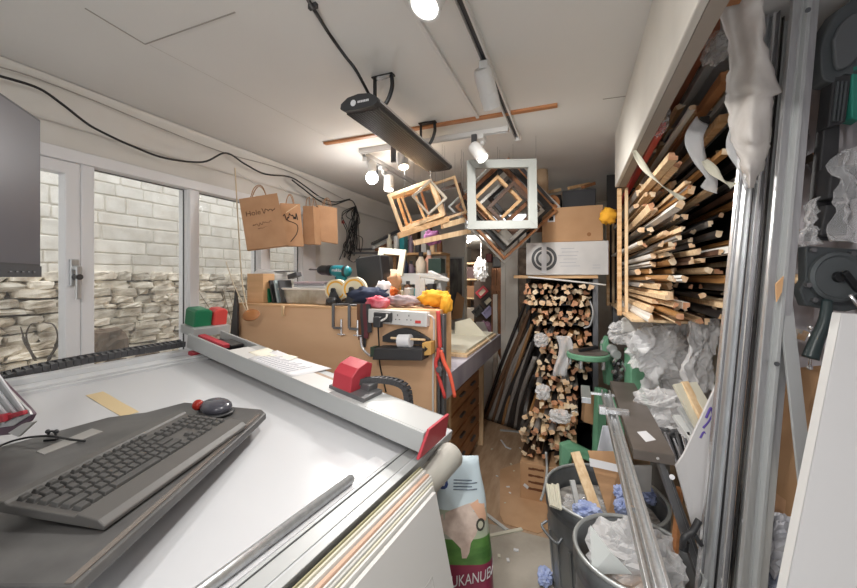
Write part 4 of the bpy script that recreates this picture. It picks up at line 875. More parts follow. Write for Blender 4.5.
# mouldings leaning on the rack's left side
lm = [('black', 0), ('dark brown', 1), ('grey', 5), ('dark brown', 1), ('grey', 5), ('black', 0), ('gold-brown', 4), ('grey', 5), ('black', 0), ('black', 0), ('grey', 5), ('black', 0)]
LMM = {'black': mat('lean_black', rgb(58, 56, 56), .3), 'dark brown': mat('lean_brown', rgb(112, 86, 66), .35), 'grey': mat('lean_grey', rgb(150, 145, 140), .35), 'gold-brown': mat('lean_gold', rgb(158, 120, 82), .35)}
od = ['first', 'second', 'third', 'fourth', 'fifth', 'sixth', 'seventh', 'eighth', 'ninth', 'tenth', 'eleventh', 'twelfth']
for i, (nm, f) in enumerate(lm):
    t_ = i / 11; p0 = PZ(483 + 36 * t_, 418 + 12 * t_, .01); d1 = 3.52 - .40 * t_; p1 = P(528 + 8 * t_, 296 + 52 * t_ + 14 * (i % 3), d1)
    bow = (p1 - p0).cross(FW).normalized() * (.012 + .02 * t_)
    mid_ = p0.lerp(p1, .5) - bow * (1 if bow.z < 0 else -1)
    pts = smoothpath([p0, mid_, p1], 8); wd_m = .035 + .012 * (i % 3)
    mb = MB(); nrm = FW
    def lf(u, v, pts=pts, wd_m=wd_m):
        q = u * (len(pts) - 1); i0 = min(int(q), len(pts) - 2); p = pts[i0].lerp(pts[i0 + 1], q - i0); t = (pts[i0 + 1] - pts[i0]).normalized(); sd_ = t.cross(FW).normalized()
        return p + sd_ * (v - .5) * wd_m - FW * .012 * math.sin(PI * v)
    o = mb.sheet(lf, 16, 4, .016).build('leaning_moulding', LMM[nm], smooth=True)
    tag(o, 'long %s moulding leaning against the back rack, %s from the left of the fan' % (nm, od[i]), 'moulding', 'mouldings leaning on the rack')
# things in and on the rack
o = MB().sheet(lambda u, v: PY(556 + 14 * v + 3 * math.sin(5 * u), 336 + 40 * u, 2.62) + Vector((0, .012 * math.sin(9 * v + 4 * u), 0)), 12, 8, .002).build('plastic_scrap', FILMW, smooth=True); tag(o, 'white plastic scrap hanging over the third and fourth shelves of the back rack', 'plastic')
o = MB().tube(smoothpath([PY(528, 277, 2.72), PY(560, 280, 2.73), PY(606, 285, 2.74)]), .006).build('white_conduit', WCABLE, smooth=True); tag(o, 'thin white rod lying under the top board of the back rack', 'rod')
o = MB().tube(smoothpath([PY(590, 301, 2.72), PY(593, 312, 2.7), PY(590, 325, 2.72), PY(584, 328, 2.74)]), .006).build('strap_loop', GREYL, smooth=True); tag(o, 'grey strap loop hanging at the right end of the second rack shelf', 'strap')
b0 = PY(520, 467, 2.53); b1 = PY(572, 505, 2.53)
cb_ = thing('cardboard_box', 'printed brown cardboard box on the floor under the bottom rack shelf', 'box', ((b0.x + b1.x) / 2, 2.64, 0))
MB().span((b0.x, 2.53, 0), (b1.x + .05, 2.80, .245)).build('carton', CARD, cb_, bevel=.003)
mb = MB(); r_ = random.Random(2)
for i in range(4):
    x = b0.x + .055; z = .215 - i * .045; mb = MB()
    for k in range(5 + (i == 3) * 2):
        wd_k = r_.uniform(.014, .026); mb.span((x, 2.5285, z - r_.uniform(.005, .010)), (x + wd_k, 2.53, z + r_.uniform(.004, .009))); x += wd_k - .0005
    mb.build('faded_print', mat('brown_print', rgb(112, 70, 44), .8), cb_)
MB().box((b0.x + .04, 2.529, .09), (.035, .001, .02), Matrix.Rotation(.6, 3, 'Y')).build('label_sticker', PAPER, cb_)
wb0, wb1 = PY(525, 243, 2.76), PY(608, 274, 2.76)
wbx = thing('white_carton', 'long white carton with a printed black roundel on top of the back rack', 'box', ((wb0.x + wb1.x) / 2, 2.92, 1.515))
RW = Matrix.Rotation(.045, 3, 'Z'); cc = Vector(((wb0.x + wb1.x) / 2, 2.93, 1.515 + .118))
WC = mat('white_carton_board', rgb(214, 212, 210), .7, col2=rgb(200, 199, 198), scale=6)
wdt = wb1.x - wb0.x
MB().box(cc, (wdt, .3, .236), RW).build('carton', WC, wbx, bevel=.004)
fc = lambda x, z: cc + RW @ Vector((x, -.1515, z))
MB().lathe([(.088, 0), (.088, .001), (.040, .001), (.040, 0)], fc(-wdt * .27, 0), 36, 0, RW @ Vector((0, -1, 0)), cap=False).build('roundel', mat('roundel_charcoal', rgb(76, 78, 80), .6), wbx)
MB().lathe([(.068, .0011), (.066, .0016), (.060, .0016), (.058, .0011)], fc(-wdt * .27, 0), 36, 0, RW @ Vector((0, -1, 0)), cap=False).build('roundel_ring', WC, wbx)
MB().box(fc(-wdt * .27, .0) + Vector((0, -.0025, 0)), (.034, .001, .21), RW).build('label_strip', PAPER, wbx)
mb = MB()
for i in range(6): mb.box(fc(wdt * (.02 + .03 * (i % 2)), .07 - .025 * i), (.09 + .02 * (i % 3), .001, .004), RW)
for i in range(2): mb.box(fc(wdt * .36, -.05 - .02 * i), (.05, .001, .004), RW)
mb.build('faint_print', mat('faint_grey_print', rgb(176, 178, 184), .8), wbx)
c0, c1 = PY(545, 209, 2.82), PY(603, 240, 2.82)
cbx_ = thing('cardboard_box', 'plain brown cardboard box standing on the long white carton', 'box', ((c0.x + c1.x) / 2, 2.98, 1.752))
MB().span((c0.x - .02, 2.80, 1.753), (c1.x, 3.16, 1.753 + .25)).build('carton', CARD, cbx_, bevel=.004)
MB().span((c0.x + .02, 2.798, 1.90), (c0.x + .07, 2.80, 1.95)).build('label', PAPER, cbx_); MB().span((c0.x + .03, 2.797, 1.91), (c0.x + .06, 2.798, 1.94)).build('label_mark', BLACKINK, cbx_)
MB().lathe([(0, 0), (.014, 0), (.014, .001), (0, .001)], (c1.x - .09, 2.7995, 1.80), 16, 0, (0, -1, 0), cap=False).build('handle_hole', CARD if False else mat('card_dark', rgb(150, 104, 66), .8), cbx_)
# wrapping roll, tape roll, dark crates, gloves above
wr = PY(546, 206, 2.9); o = MB().cyl((wr.x - .03, 2.95, 2.006), (wr.x - .04, 2.98, 2.33), .05, n=20).build('wrapping_roll', mat('clear_brown_wrap', rgb(192, 164, 134), .35), smooth=True); tag(o, 'brown wrapping roll standing on the cardboard box by the hanging frames', 'roll'); 
o = MB().lathe([(.022, -.024), (.05, -.024), (.05, .024), (.022, .024), (.022, -.024)], (wr.x + .045, 2.86, 2.054), 20, 0, (.5, -.8, .1), cap=False).build('brown_tape_roll', OAK); tag(o, 'roll of brown tape leaning by the wrapping roll on the cardboard box', 'tape')
for i, (x, wd_, h, m, lab) in enumerate(((-.24, .26, .25, BKP, 'dark crate on the rack upper board, left of the pair'), (.03, .26, .28, mat('dark_blue_grey', rgb(66, 66, 70), .6), 'dark blue-grey crate on the rack upper board, right of the pair'))):
    o = MB().span((x - wd_ / 2, 3.3, 1.952), (x + wd_ / 2, 3.6, 1.952 + h)).build('dark_crate', m, bevel=.006); tag(o, lab, 'crate')
for i, (x, z, L) in enumerate(((-.3, 2.21, .18), (-.05, 2.26, .16), (.06, 2.23, .09))):
    o = MB().bar((x, 3.28, z), (x + L, 3.4, z + .05), .03, .025).build('timber_offcut', [PALE, PINE, OAK][i]); o.location.z = 1.952 + (.25 if i == 0 else .28); tag(o, ['pale timber offcut on the left dark crate', 'pine timber offcut on the dark blue-grey crate', 'short orange timber offcut at the right of the dark blue-grey crate'][i], 'offcut')
gl = tag(MB().blob(PY(608, 216, 2.6), (.05, .04, .05), None, 18, 12, .9, .5, 3.2, 0, 31).build('work_glove', yc, smooth=True), 'yellow work glove hooked at the left end of the fascia rack', 'glove')
# ---------------------------------------------------------------- frames hanging from the ceiling
FB = [('black', FIN[0][1]), ('silver', mat('frame_silver', rgb(170, 166, 160), .3, .5))]
def hang(q, d, wd_, th, m, lab, name='picture_frame', dd=0, wire=True):
    p = [P(x, y, d) for x, y in q]; c = sum(p, Vector()) / 4
    a = ((p[1] - p[0]) + (p[2] - p[3])).normalized(); b = ((p[0] - p[3]) + (p[1] - p[2])); b = (b - a * a.dot(b)).normalized()
    W = ((p[1] - p[0]).length + (p[2] - p[3]).length) / 2; H = ((p[0] - p[3]).length + (p[1] - p[2]).length) / 2
    t = thing(name, lab, 'picture frame', c, group='frames hanging from the ceiling')
    n = a.cross(b); cor = [(-1, 1), (1, 1), (1, -1), (-1, -1)]
    o_ = [c + a * (x * W / 2) + b * (y * H / 2) for x, y in cor]; i_ = [c + a * (x * (W / 2 - wd_)) + b * (y * (H / 2 - wd_)) for x, y in cor]
    for k in range(4):
        k2 = (k + 1) % 4; MB().prism([o_[k] + n * th / 2, o_[k2] + n * th / 2, i_[k2] + n * th / 2, i_[k] + n * th / 2], -n * th).build('rail', m, t, bevel=.0015)
    if wire:
        top = max(o_, key=lambda v: v.z); MB().tube([top + n * -.0 - UP * .01, Vector((top.x, top.y, CZ))], .0008, 5).build('hanging_wire', STEELD, t)
    return t
dia = lambda cx_, cy_, r, rot=0: [(cx_ + r * math.cos(rot + PI / 2 * k - PI), cy_ + r * math.sin(rot + PI / 2 * k - PI)) for k in range(4)]
hang([(469.4, 161.5), (538.2, 158.5), (534.7, 229.5), (465.3, 228.7)], 2.2, .05, .03, mat('soft_white_paint', rgb(158, 161, 157), .6), 'broad white square frame hanging in front of the diamond frames')
hang(dia(506, 209, 51, .04), 2.62, .018, .04, OAK, 'large orange-brown frame hung as a diamond, outermost of the nest')
hang(dia(506, 206, 46, .05), 2.56, .038, .04, FIN[0][1], 'black frame hung as a diamond just inside the orange-brown one')
hang(dia(508, 210, 36, .03), 2.50, .022, .035, FB[1][1], 'silver frame hung as a diamond inside the black one')
hang(dia(499, 197, 36, .02), 2.44, .026, .03, BROWN, 'brown wooden frame hung as a diamond behind the white square frame')
hang(dia(497, 200, 25, .02), 2.38, .020, .03, PINE, 'small pine frame hung as a diamond inside the brown one')
hang(dia(513, 208, 27, .0), 2.33, .024, .03, FIN[1][1], 'dark brown small diamond frame, nearest behind the white square frame')
hang(dia(520, 200, 33, .06), 2.66, .03, .03, mat('frame_charcoal', rgb(74, 74, 78), .35), 'charcoal diamond frame shifted right of the nest')
hang(dia(504, 207, 56, .0), 2.70, .012, .03, WOODW, 'thin pale frame hung as a diamond, rearmost of the nest')
hang([(391, 196), (431, 180), (445, 217), (398, 233)], 2.32, .022, .09, PALE, 'deep pale wooden box frame hanging at the left of the cluster')
hang([(398, 196), (434, 184), (447, 214), (404, 228)], 2.46, .02, .05, PINE, 'pine frame just behind the deep pale box frame')
hang(dia(429.5, 197.5, 18, .05), 2.18, .012, .03, mat('frame_taupe', rgb(176, 166, 150), .4), 'small taupe diamond frame in front of the pale box frame')
hang([(432, 184), (457, 175), (465, 214), (441, 221)], 2.5, .016, .03, PALE, 'thin pale frame hanging right of the pale box frame')
hang([(438, 190), (462, 182), (468, 212), (444, 219)], 2.62, .02, .03, FIN[1][1], 'dark brown frame rearmost behind the thin pale frame')
hang([(402, 193), (417, 187), (424, 224), (410, 229)], 2.40, .014, .05, PINE, 'narrow pine frame standing inside the pale box frame')
hang([(420, 187), (437, 181), (444, 216), (428, 221)], 2.55, .014, .05, OAK, 'orange-brown frame behind the small taupe diamond')
for p0, p1, m, lab, d in (((398, 236), (448, 219), PINE, 'pine length hanging under the pale box frame', 2.25), ((414, 243), (470, 231), PALE, 'long pale length slung lowest under the hanging frames', 2.4), ((442, 226), (464, 220), PALE, 'short pale length beside the thin pale frame', 2.35)):
    a, b = P(*p0, d), P(*p1, d + .1); t = thing('hanging_batten', lab, 'batten', (a + b) / 2)
    MB().bar(a, b, .03, .035).build('batten', m, t, bevel=.002); mb = MB()
    for f in (.12, .88): q = a.lerp(b, f); mb.tube([q, Vector((q.x, q.y, CZ))], .0008, 5)
    mb.build('hanging_wire', STEELD, t)
o = MB().blob(P(432, 238, 2.6), (.06, .04, .05), None, 18, 12, .7, .3, 2.5, 0, 40).build('purple_cloth', mat('purple_cloth', rgb(136, 84, 130), .8)); tag(o, 'purple cloth bundle hanging under the pale frames', 'cloth')
o['label'] = 'purple cloth bundle slung beneath the pale hanging frames'
# ---------------------------------------------------------------- the store beyond the opening
def Q(x, y, Y): return PY(x, y, Y)
pc = thing('dark_picture', 'tall dark picture on the back wall left of the opening', 'picture', Q(456, 318, 4.53))
a, b = Q(448, 318, 4.54), Q(463, 258, 4.54); MB().span((a.x, 4.525, a.z), (b.x, 4.545, b.z)).build('panel', mat('dark_picture_paint', rgb(66, 66, 68), .5, col2=rgb(120, 118, 114), scale=5, stretch=(3, 1, 1)), pc); MB().frame(((a.x + b.x) / 2, 4.525, (a.z + b.z) / 2), (1, 0, 0), UP, b.x - a.x + .03, b.z - a.z + .03, .02, .03).build('surround', GREYL, pc)
o = MB().prism([Q(451, 320, 4.5), Q(462, 318, 4.5), Q(464, 298, 4.5), Q(457, 292, 4.5)], (0, .02, 0)).build('cardboard_sheet', CARD); tag(o, 'brown cardboard sheet stuck over the lower part of the dark picture', 'cardboard')
dw = thing('plank_door', 'brown planked door standing open in the store beyond', 'door', Q(498, 385, 5.3) * Vector((1, 1, 0)))
a, b = Q(491, 385, 5.3), Q(507, 268, 5.3)
for i in range(3): MB().span((a.x + (b.x - a.x) * i / 3 + .004, 5.3, .02), (a.x + (b.x - a.x) * (i + 1) / 3, 5.33, b.z)).build('plank', BROWN if i != 1 else OAK if False else BROWN, dw, bevel=.004)
for z in (.6, 1.3): MB().span((a.x, 5.28, z), (b.x, 5.3, z + .08)).build('ledge', BROWN, dw)
su = thing('store_shelf', 'pale wooden shelf unit in the store beyond the opening', 'shelf unit', Q(470, 380, 5.6) * Vector((1, 1, 0)))
a, b = Q(464, 385, 5.6), Q(482, 262, 5.6)
for x in (a.x, b.x - .03): MB().span((x, 5.6, 0), (x + .03, 5.9, b.z)).build('side_panel', PALE, su)
for z in (.4, .8, 1.15, 1.45, b.z - .03): MB().span((a.x, 5.6, z), (b.x, 5.9, z + .025)).build('shelf_board', PALE, su)
for i, (z, c_, nm) in enumerate(((1.18, rgb(150, 110, 80), 'brown'), (1.48, rgb(90, 70, 70), 'dark'), (.83, rgb(180, 170, 160), 'grey'))): 
    o = MB().span((a.x + .04, 5.62, z), (b.x - .05, 5.8, z + .18)).build('store_box', mat('store_' + nm, c_, .7), bevel=.005); tag(o, '%s box on the pale shelf unit in the store' % nm, 'box')
r7 = random.Random(6); lv = {.83: 'second', 1.18: 'third', 1.48: 'fourth'}
for z in (.43, .83, 1.18, 1.48):
    for i in range(3):
        xx = a.x + .05 + (b.x - a.x - .12) * (i + .3) / 3; nm, m_ = [('brown', BROWN), ('orange', OAK), ('cream', cream), ('charcoal', DARKG), ('kraft', KRAFT)][(i * 2 + int(z * 10)) % 5]
        if i == 1 and z > .5: continue
        o = MB().span((xx, 5.80 if z > .5 else 5.64, z), (xx + .055, 5.88, z + r7.uniform(.2, .27))).build('store_folder', m_, bevel=.002); tag(o, '%s upright folder on the %s board of the pale store shelf, %s' % (nm, lv.get(z, 'lowest'), ['at its window end', 'in its middle', 'at its door end'][i]), 'folder', 'folders on the store shelf')
for i, (x, y, w9, h9, m_, nm) in enumerate(((497, 262, .10, .12, DARKG, 'charcoal'), (503, 256, .09, .14, KRAFT, 'kraft'), (489, 258, .07, .10, mat('dark_red_box', rgb(110, 50, 50), .6), 'dark red'))):
    c_ = Q(x, y, 6.9); t_ = thing('hanging_pack', '%s pack hanging high on the far store wall behind the plank door' % nm, 'pack', c_)
    MB().box((c_.x, 6.93, c_.z), (w9 * 1.6, .12, h9 * 1.6)).build('pack', m_, t_, bevel=.01); MB().tube([Vector((c_.x, 6.95, c_.z + h9 * .7)), Vector((c_.x, 6.99, c_.z + h9 * 1.1))], .006).build('strap', BLACK, t_)
for i, (x, y, m, nm) in enumerate(((482, 292, RED, 'red'), (488, 301, cream, 'cream'), (478, 311, BLACK, 'black'), (488, 312, mat('lilac', rgb(150, 150, 190), .6), 'lilac'))):
    c_ = Q(x, y, 5.42); Rr = Matrix.Rotation(-.75, 3, 'Y'); t = thing('sample_rack_frame', 'small %s frame tilted on display in the store beyond the opening' % nm, 'frame', c_)
    MB().frame(c_, Rr @ Vector((1, 0, 0)), Rr @ UP, .17, .12, .028, .03).build('surround', m if nm != 'cream' else FIN[0][1], t); MB().box(c_ + Vector((0, .008, 0)), (.12, .006, .07), Rr).build('insert', cream if nm in ('cream', 'red') else m, t)
bd = tag(MB().prism([Q(474, 345, 5.45), Q(495, 345, 5.45), Q(495, 275, 5.45), Q(474, 282, 5.45)], (0, .02, 0)).build('display_board', mat('display_board', rgb(76, 64, 58), .7)), 'dark display board behind the small tilted frames in the store', 'board')
bd2 = tag(MB().span((Q(474, 345, 5.45).x, 5.4, 0), (Q(495, 345, 5.45).x, 5.52, Q(474, 345, 5.45).z)).build('store_chest', STEELD, bevel=.01), 'grey chest under the display board in the store', 'chest')
o = MB().blob(Q(481, 270, 5.2), (.10, .06, .14), None, 22, 16, .8, .5, 3.5, 0, 50).build('white_garland', PAPER); tag(o, 'white crumpled paper garland hanging at the top of the store opening', 'garland')
tag(MB().tube([Q(481, 262, 5.2), Vector((Q(481, 262, 5.2).x, 5.2, 2.0))], .004).build('garland_string', WCABLE), 'string holding the white garland from the store ceiling', 'string')
o = MB().blob(Q(486, 333, 5.39), (.11, .06, .17), None, 20, 14, .8, .3, 3, 0, 53).build('apron', mat('mauve_apron', rgb(128, 96, 116), .8)); tag(o, 'mauve apron hanging below the small tilted frames in the store', 'apron')
tl = thing('store_lamp', 'round lit ceiling lamp in the store beyond the opening', 'lamp', Q(468, 239, 5.0))
lc = Q(468, 239, 5.0); lc.z = 2.05
MB().cyl(lc - UP * .03, lc, .06).build('base', WHITEM, tl); MB().blob(lc - UP * .04, (.05, .05, .025)).build('diffuser', LIT, tl, smooth=True)
ld = bpy.data.lights.new('store_bulb', 'POINT'); ld.energy = 16; ld.color = (1, .95, .88); ld.shadow_soft_size = .05; lo = bpy.data.objects.new('store_bulb', ld); C.objects.link(lo); lo.location = lc - UP * .12

for px, py, Y, s, lab, sd in ((543, 392, 2.58, (.05, .06, .05), 'clear film sleeve bunched on moulding ends at the left of the fifth shelf', 140), (560, 416, 2.54, (.07, .06, .04), 'grey film sleeve hanging from the sixth shelf of the back rack', 141), (541, 340, 2.66, (.05, .05, .05), 'clear film sleeve on moulding ends at the left of the third shelf', 142)):
    o = MB().blob(PY(px, py, Y), s, None, 30, 20, .8, .42, 2.6, 0, sd, True).build('film_sleeve', FILMW); tag(o, lab, 'film')
# ================================================================ rack of mouldings along the right wall
rk = thing('strip_rack', 'wooden rack of moulding strips under the white fascia along the right wall', 'rack', (.55, 2.3, 1.27))
MB().span((.26, 2.05, 1.278), (.79, 3.3, 1.292)).build('bottom_board', PALE, rk, bevel=.002)
for y in (2.44, 3.25):
    MB().span((.235, y, 1.27), (.258, y + .03, 2.03)).build('post', PINE, rk, bevel=.002); MB().span((.275, y, 1.27), (.292, y + .03, 2.03)).build('post', PALE, rk, bevel=.002)
MB().span((.785, 1.92, 1.295), (.797, 3.3, 2.33)).build('back_panel', mat('gap_darkness', rgb(62, 58, 54), .8), rk)  # dark panel added to give the darkness between the strips
mb = MB()
MB().span((.24, 3.3, 1.27), (.79, 3.32, 2.33)).build('end_panel', BKP, rk)
for k_, x in ((0, .3), (1, .76)): MB().span((x - .02, 3.24, 0), (x + .02, 3.3, 1.27)).build('leg', STEELD, rk)
for y in (2.4, 3.1): MB().bar((.79, y, 1.24), (.30, y, 1.262), .03, .016).build('bracket', STEELD, rk)
rs2 = random.Random(33); rowname = []
nrow = 27
for j in range(nrow):
    z = 1.312 + j * .036
    for i in range(12):
        x = .315 + i * .036 + (.016 if j % 2 else 0) + rs2.uniform(-.006, .006)
        if j >= 20 and (x > .58 or x < .345): continue
        dark_zone = (x > .50 and 1.52 < z < 1.95)
        if rs2.random() < (.66 if dark_zone else .36 if j > 11 else .20): continue
        ye = rs2.uniform(1.60, 2.4) - (.0 if x < .45 else .12)
        if j < 11 and x < .5: ye = rs2.uniform(1.65, 2.3)
        f = rs2.choices(range(6), (1, 1, 6, 3, 2, 2) if x < .47 else (5, 3, 4, 1, 2, 3))[0]; e = rs2.choice((0, 0, 1, 2)); s = rs2.choice((.022, .027, .032)); L = round((3.25 - ye) * 8) / 8
        o = stick(rs2.randrange(4), f, e, L, s, 'moulding_strip')
        o.location = (x, 3.27 - L, z + rs2.uniform(-.003, .003)); o.rotation_euler = (rs2.uniform(-.014, .012), rs2.choice((0, PI / 2, PI, -PI / 2)) + rs2.uniform(-.5, .5), rs2.uniform(-.012, .012))
        hgt = 'lower' if j < 10 else 'middle' if j < 19 else 'upper'
        tag(o, '%s moulding strip pointing out of the %s part of the right wall rack' % (FIN[f][0], hgt), 'moulding strip', '%s strips in the %s right rack' % (FIN[f][0], hgt))
# long pieces under the fascia
for a, d0, b, w_, m, lab in (((662, 126), 1.45, (628, 190), .028, REDB, 'bright red strip under the fascia, half wrapped in film'), ((689, 48), 1.22, (634, 172), .035, WOODW, 'white film-wrapped bundle highest under the fascia'), ((722, 42), 1.20, (642, 172), .032, GREYL, 'silver-grey film-wrapped length right of the highest bundle'),
        ((727, 76), 1.22, (650, 180), .035, OAK, 'orange-brown plank below the film-wrapped lengths'), ((712, 24), 1.16, (676, 96), .045, mat('red_brown_wood', rgb(140, 84, 58), .5), 'red-brown timber at the very top behind the torn sheet'), ((705, 120), 1.35, (655, 190), .03, FIN[0][1], 'black strip below the orange-brown plank'), ((724, 118), 1.3, (668, 190), .03, PINE, 'pine strip beside the hanging curl of film')):
    p0 = P(*a, d0); p1 = Vector((p0.x + .01, 3.2, p0.z - .03)); o = MB().bar(p0, p1, w_, w_, m=0).build('long_strip', m, bevel=.002); tag(o, lab, 'moulding strip')
for px, py, d0, s, lab, sd in ((685, 52, 1.21, (.035, .06, .04), 'clear film bunched on the end of the highest bundle', 3), (718, 48, 1.19, (.035, .07, .035), 'clear film bunched on the silver-grey length', 5), (659, 122, 1.44, (.03, .07, .045), 'torn film round the red strip', 8)):
    o = MB().blob(P(px, py, d0), s, None, 20, 12, .8, .5, 3, 0, sd).build('film_wrap', FILM); tag(o, lab, 'film')
o = MB().span((.27, .95, 2.25), (.42, 1.25, 2.29)).build('loft_plank', OAK, bevel=.002); tag(o, 'brown plank lying above the fascia at the top edge', 'plank')
# torn white sheet hanging
rows_ = [(0 - 30, 719, 762), (0, 720, 763), (15, 720, 765), (40, 728, 765), (60, 730, 771), (80, 727, 777), (92, 726, 783), (97, 726, 773), (120, 728, 772), (140, 731, 771), (146, 734, 770), (160, 739, 766), (170, 741, 764), (176, 746, 757), (188, 748, 754)]
def torn(u, v):
    q = u * (len(rows_) - 1); i = min(int(q), len(rows_) - 2); f = q - i; r0, r1 = rows_[i], rows_[i + 1]
    y = r0[0] + (r1[0] - r0[0]) * f; l = r0[1] + (r1[1] - r0[1]) * f; r = r0[2] + (r1[2] - r0[2]) * f
    n_ = noise.noise(Vector((u * 9, v * 3, 2))); 
    return P(l + (r - l) * v + 3.2 * noise.noise(Vector((u * 30, v * 2, 7))) * (1 if v in (0, 1) else 0), y, 1.0 + .03 * math.sin(v * 5 + u * 3) + .02 * n_)
o = MB().sheet(torn, 56, 14, .0015).build('torn_sheet', mat('tissue_sheet', rgb(208, 203, 198), .6, col2=rgb(196, 190, 184), scale=20), smooth=True); tag(o, 'torn whitish foam sheet hanging from above in front of the metal lengths', 'sheet')
def ribbon(name, pts, d0, d1, wd, m, lab, cat):
    n = len(pts); ps = smoothpath([P(x, y, d0 + (d1 - d0) * i / (n - 1)) for i, (x, y) in enumerate(pts)], 6)
    def fn(u, v):
        q = u * (len(ps) - 1); i = min(int(q), len(ps) - 2); p = ps[i].lerp(ps[i + 1], q - i); t = (ps[i + 1] - ps[i]).normalized(); s = t.cross(FW).normalized()
        return p + s * (v - .5) * wd + FW * .01 * math.sin(7 * u + 3 * v)
    o = MB().sheet(fn, 30, 3, .0015).build(name, m, smooth=True); tag(o, lab, cat)
ribbon('film_strip', [(703, 120), (694, 138), (700, 160), (712, 178), (709, 190)], 1.25, 1.2, .05, FILMW, 'milky strip of film curling down between the moulding strips', 'film')
ribbon('packing_strap', [(634, 150), (646, 170), (662, 185), (684, 200)], 1.5, 1.4, .016, cream, 'pale packing strap lying across the upper moulding strips', 'strap')
ribbon('packing_strap', [(705, 160), (720, 178), (735, 186)], 1.2, 1.15, .02, cream, 'short pale strap beside the milky curl of film', 'strap')
ribbon('torn_strip', [(737, 128), (735, 150), (742, 170), (752, 186)], 1.03, 1.04, .035, FILMW, 'narrow torn strip hanging below the torn sheet', 'film')
# ---------------------------------------------------------------- metal lengths leaning at the right
ml = [(699, 758, 1.16, .018, CHROME, 'chrome', 'leftmost'), (708, 766, 1.13, .020, ALU, 'aluminium', 'second'), (716, 772, 1.15, .016, STEELD, 'dark steel', 'third'), (722, 777, 1.11, .020, CHROME, 'chrome', 'fourth'), (729, 783, 1.13, .014, mat('gunmetal', rgb(120, 118, 116), .25, .9), 'gunmetal', 'fifth'), (733, 787, 1.15, .014, GREYL, 'matt grey', 'sixth'), (738, 791, 1.18, .013, STEELD, 'dark steel', 'seventh'), (703, 762, 1.20, .016, STEELD, 'dark steel', 'behind the first, eighth'), (712, 769, 1.19, .018, GREYL, 'light grey', 'behind the second, ninth')]
def lean(bx, tx, d, by=588, ty=0, zt=2.335):
    a, b = P(bx, by, d), P(tx, ty, d + .05); t = b - a; return a + t * ((.002 - a.z) / t.z), a + t * ((zt - a.z) / t.z)
for bx, tx, d, r_, m, nm, odn in ml:
    p0, p1 = lean(bx, tx, d); t = thing('metal_length', '%s metal length leaning upright by the right wall, %s from the left' % (nm, odn) if 'behind' not in odn else '%s metal length leaning %s of the upright bundle' % (nm, odn.split(',')[0]), 'metal length', p0, group='metal lengths leaning by the right wall')
    MB().bar(p0, p1, r_, r_ * 1.1, RT).build('profile', m, t, bevel=.004)
    sd_ = -FW * (r_ * .55); MB().bar(p0 + sd_ * 1.1, p1 + sd_ * 1.1, r_ * .35, .003, RT).build('rib', m if m is not CHROME else STEELD, t)
# broad aluminium profile
p0, p1 = lean(748, 801, .97); t = thing('aluminium_profile', 'broad grooved aluminium profile leaning in front of the metal lengths', 'profile', p0)
MB().bar(p0, p1, .012, .054, FW).build('web', GREYL, t, bevel=.002)
ax = (p1 - p0).normalized(); sx = ax.cross(FW).normalized()
for k, m in ((-.025, ALU), (.025, ALU), (.004, GREYL)): MB().bar(p0 + sx * k - FW * .012, p1 + sx * k - FW * .012, .010 if abs(k) > .01 else .006, .022, sx).build('flange', m, t, bevel=.002)
MB().prism([P(776, 284, .955), P(784, 276, .955), P(782, 292, .955), P(777, 302, .955)], FW * .003).build('tape_residue', mat('tan_tape', rgb(206, 162, 118), .7), t)
for x, y in ((808, 10), (777, 364)): MB().cyl(P(x, y, .955), P(x, y, .97), .006).build('bolt', BLACKM, t)
# flat bar leaning across
a, b = P(784, 292, .99), P(807, 497, .90); tt = b - a; b2 = a + tt * ((.005 - a.z) / tt.z)
o = MB().bar(a - tt * .04, b2, .036, .006, FW).build('flat_bar', GREYL, bevel=.001); tag(o, 'flat grey bar leaning between the broad profile and the white panel', 'bar')
# white panel in the corner
q = [P(842, 313, .86), P(925, 318, .79), P(925, 318, .79), P(787, 588, .80)]
dn_ = (P(787, 588, .80) - q[0]); L_ = (.004 - q[0].z) / dn_.z; dn_ = dn_ * L_
t = thing('white_sheet_panel', 'large plain white panel leaning at the bottom right corner', 'panel', q[0] + dn_)
MB().prism([q[0], q[1], q[1] + dn_, q[0] + dn_], FW * .018).build('panel', mat('panel_white', rgb(192, 191, 192), .45), t, bevel=.002)
MB().prism([q[0] - RT * .001, q[0] + FW * .019 - RT * .001, q[0] + dn_ + FW * .019 - RT * .001, q[0] + dn_ - RT * .001], -RT * .001).build('edge_band', WHITEM, t)
# lilac-grey backing board on the wall and black wall cutter
o = MB().span((.768, .6, .95), (.784, 1.91, 2.33)).build('backing_board', mat('lilac_grey', rgb(168, 164, 170), .55, col2=rgb(156, 152, 158), scale=3)); tag(o, 'lilac-grey backing board fixed to the right wall behind the black cutter', 'board')
wc_ = thing('board_cutter', 'black and grey wall-mounted cutting machine with round gear cover at the right edge', 'cutting machine', P(830, 275, 1.06))
E = (FW + RT * .15).normalized(); Dm = 1.06; S3 = lambda x, y, o=0: P(x, y, Dm) + E * o
rnd_ = lambda p: [(v.x, v.y) for v in smoothpath([Vector((x, y, 0)) for x, y in p + p[:1]], 6)[:-1]]
def plate(name, px, th, m, bev=.004, o=0): return MB().prism([S3(x, y, o) for x, y in px], E * th).build(name, m, wc_, bevel=bev)
GG = mat('gear_grey', rgb(88, 93, 95), .4, .3)
plate('track', [(838, 60), (850, 60), (842, 240), (818, 240)], .03, BLACK, o=.02)
plate('upper_housing', rnd_([(840, 8), (868, -6), (874, 40), (866, 74), (846, 74), (836, 82), (824, 78), (821, 56), (826, 32)]), .05, GG)
plate('inner_cover', rnd_([(830, 42), (840, 24), (856, 16), (860, 40), (850, 64), (834, 70)]), .012, mat('cover_grey', rgb(100, 103, 105), .4, .2), o=-.012)
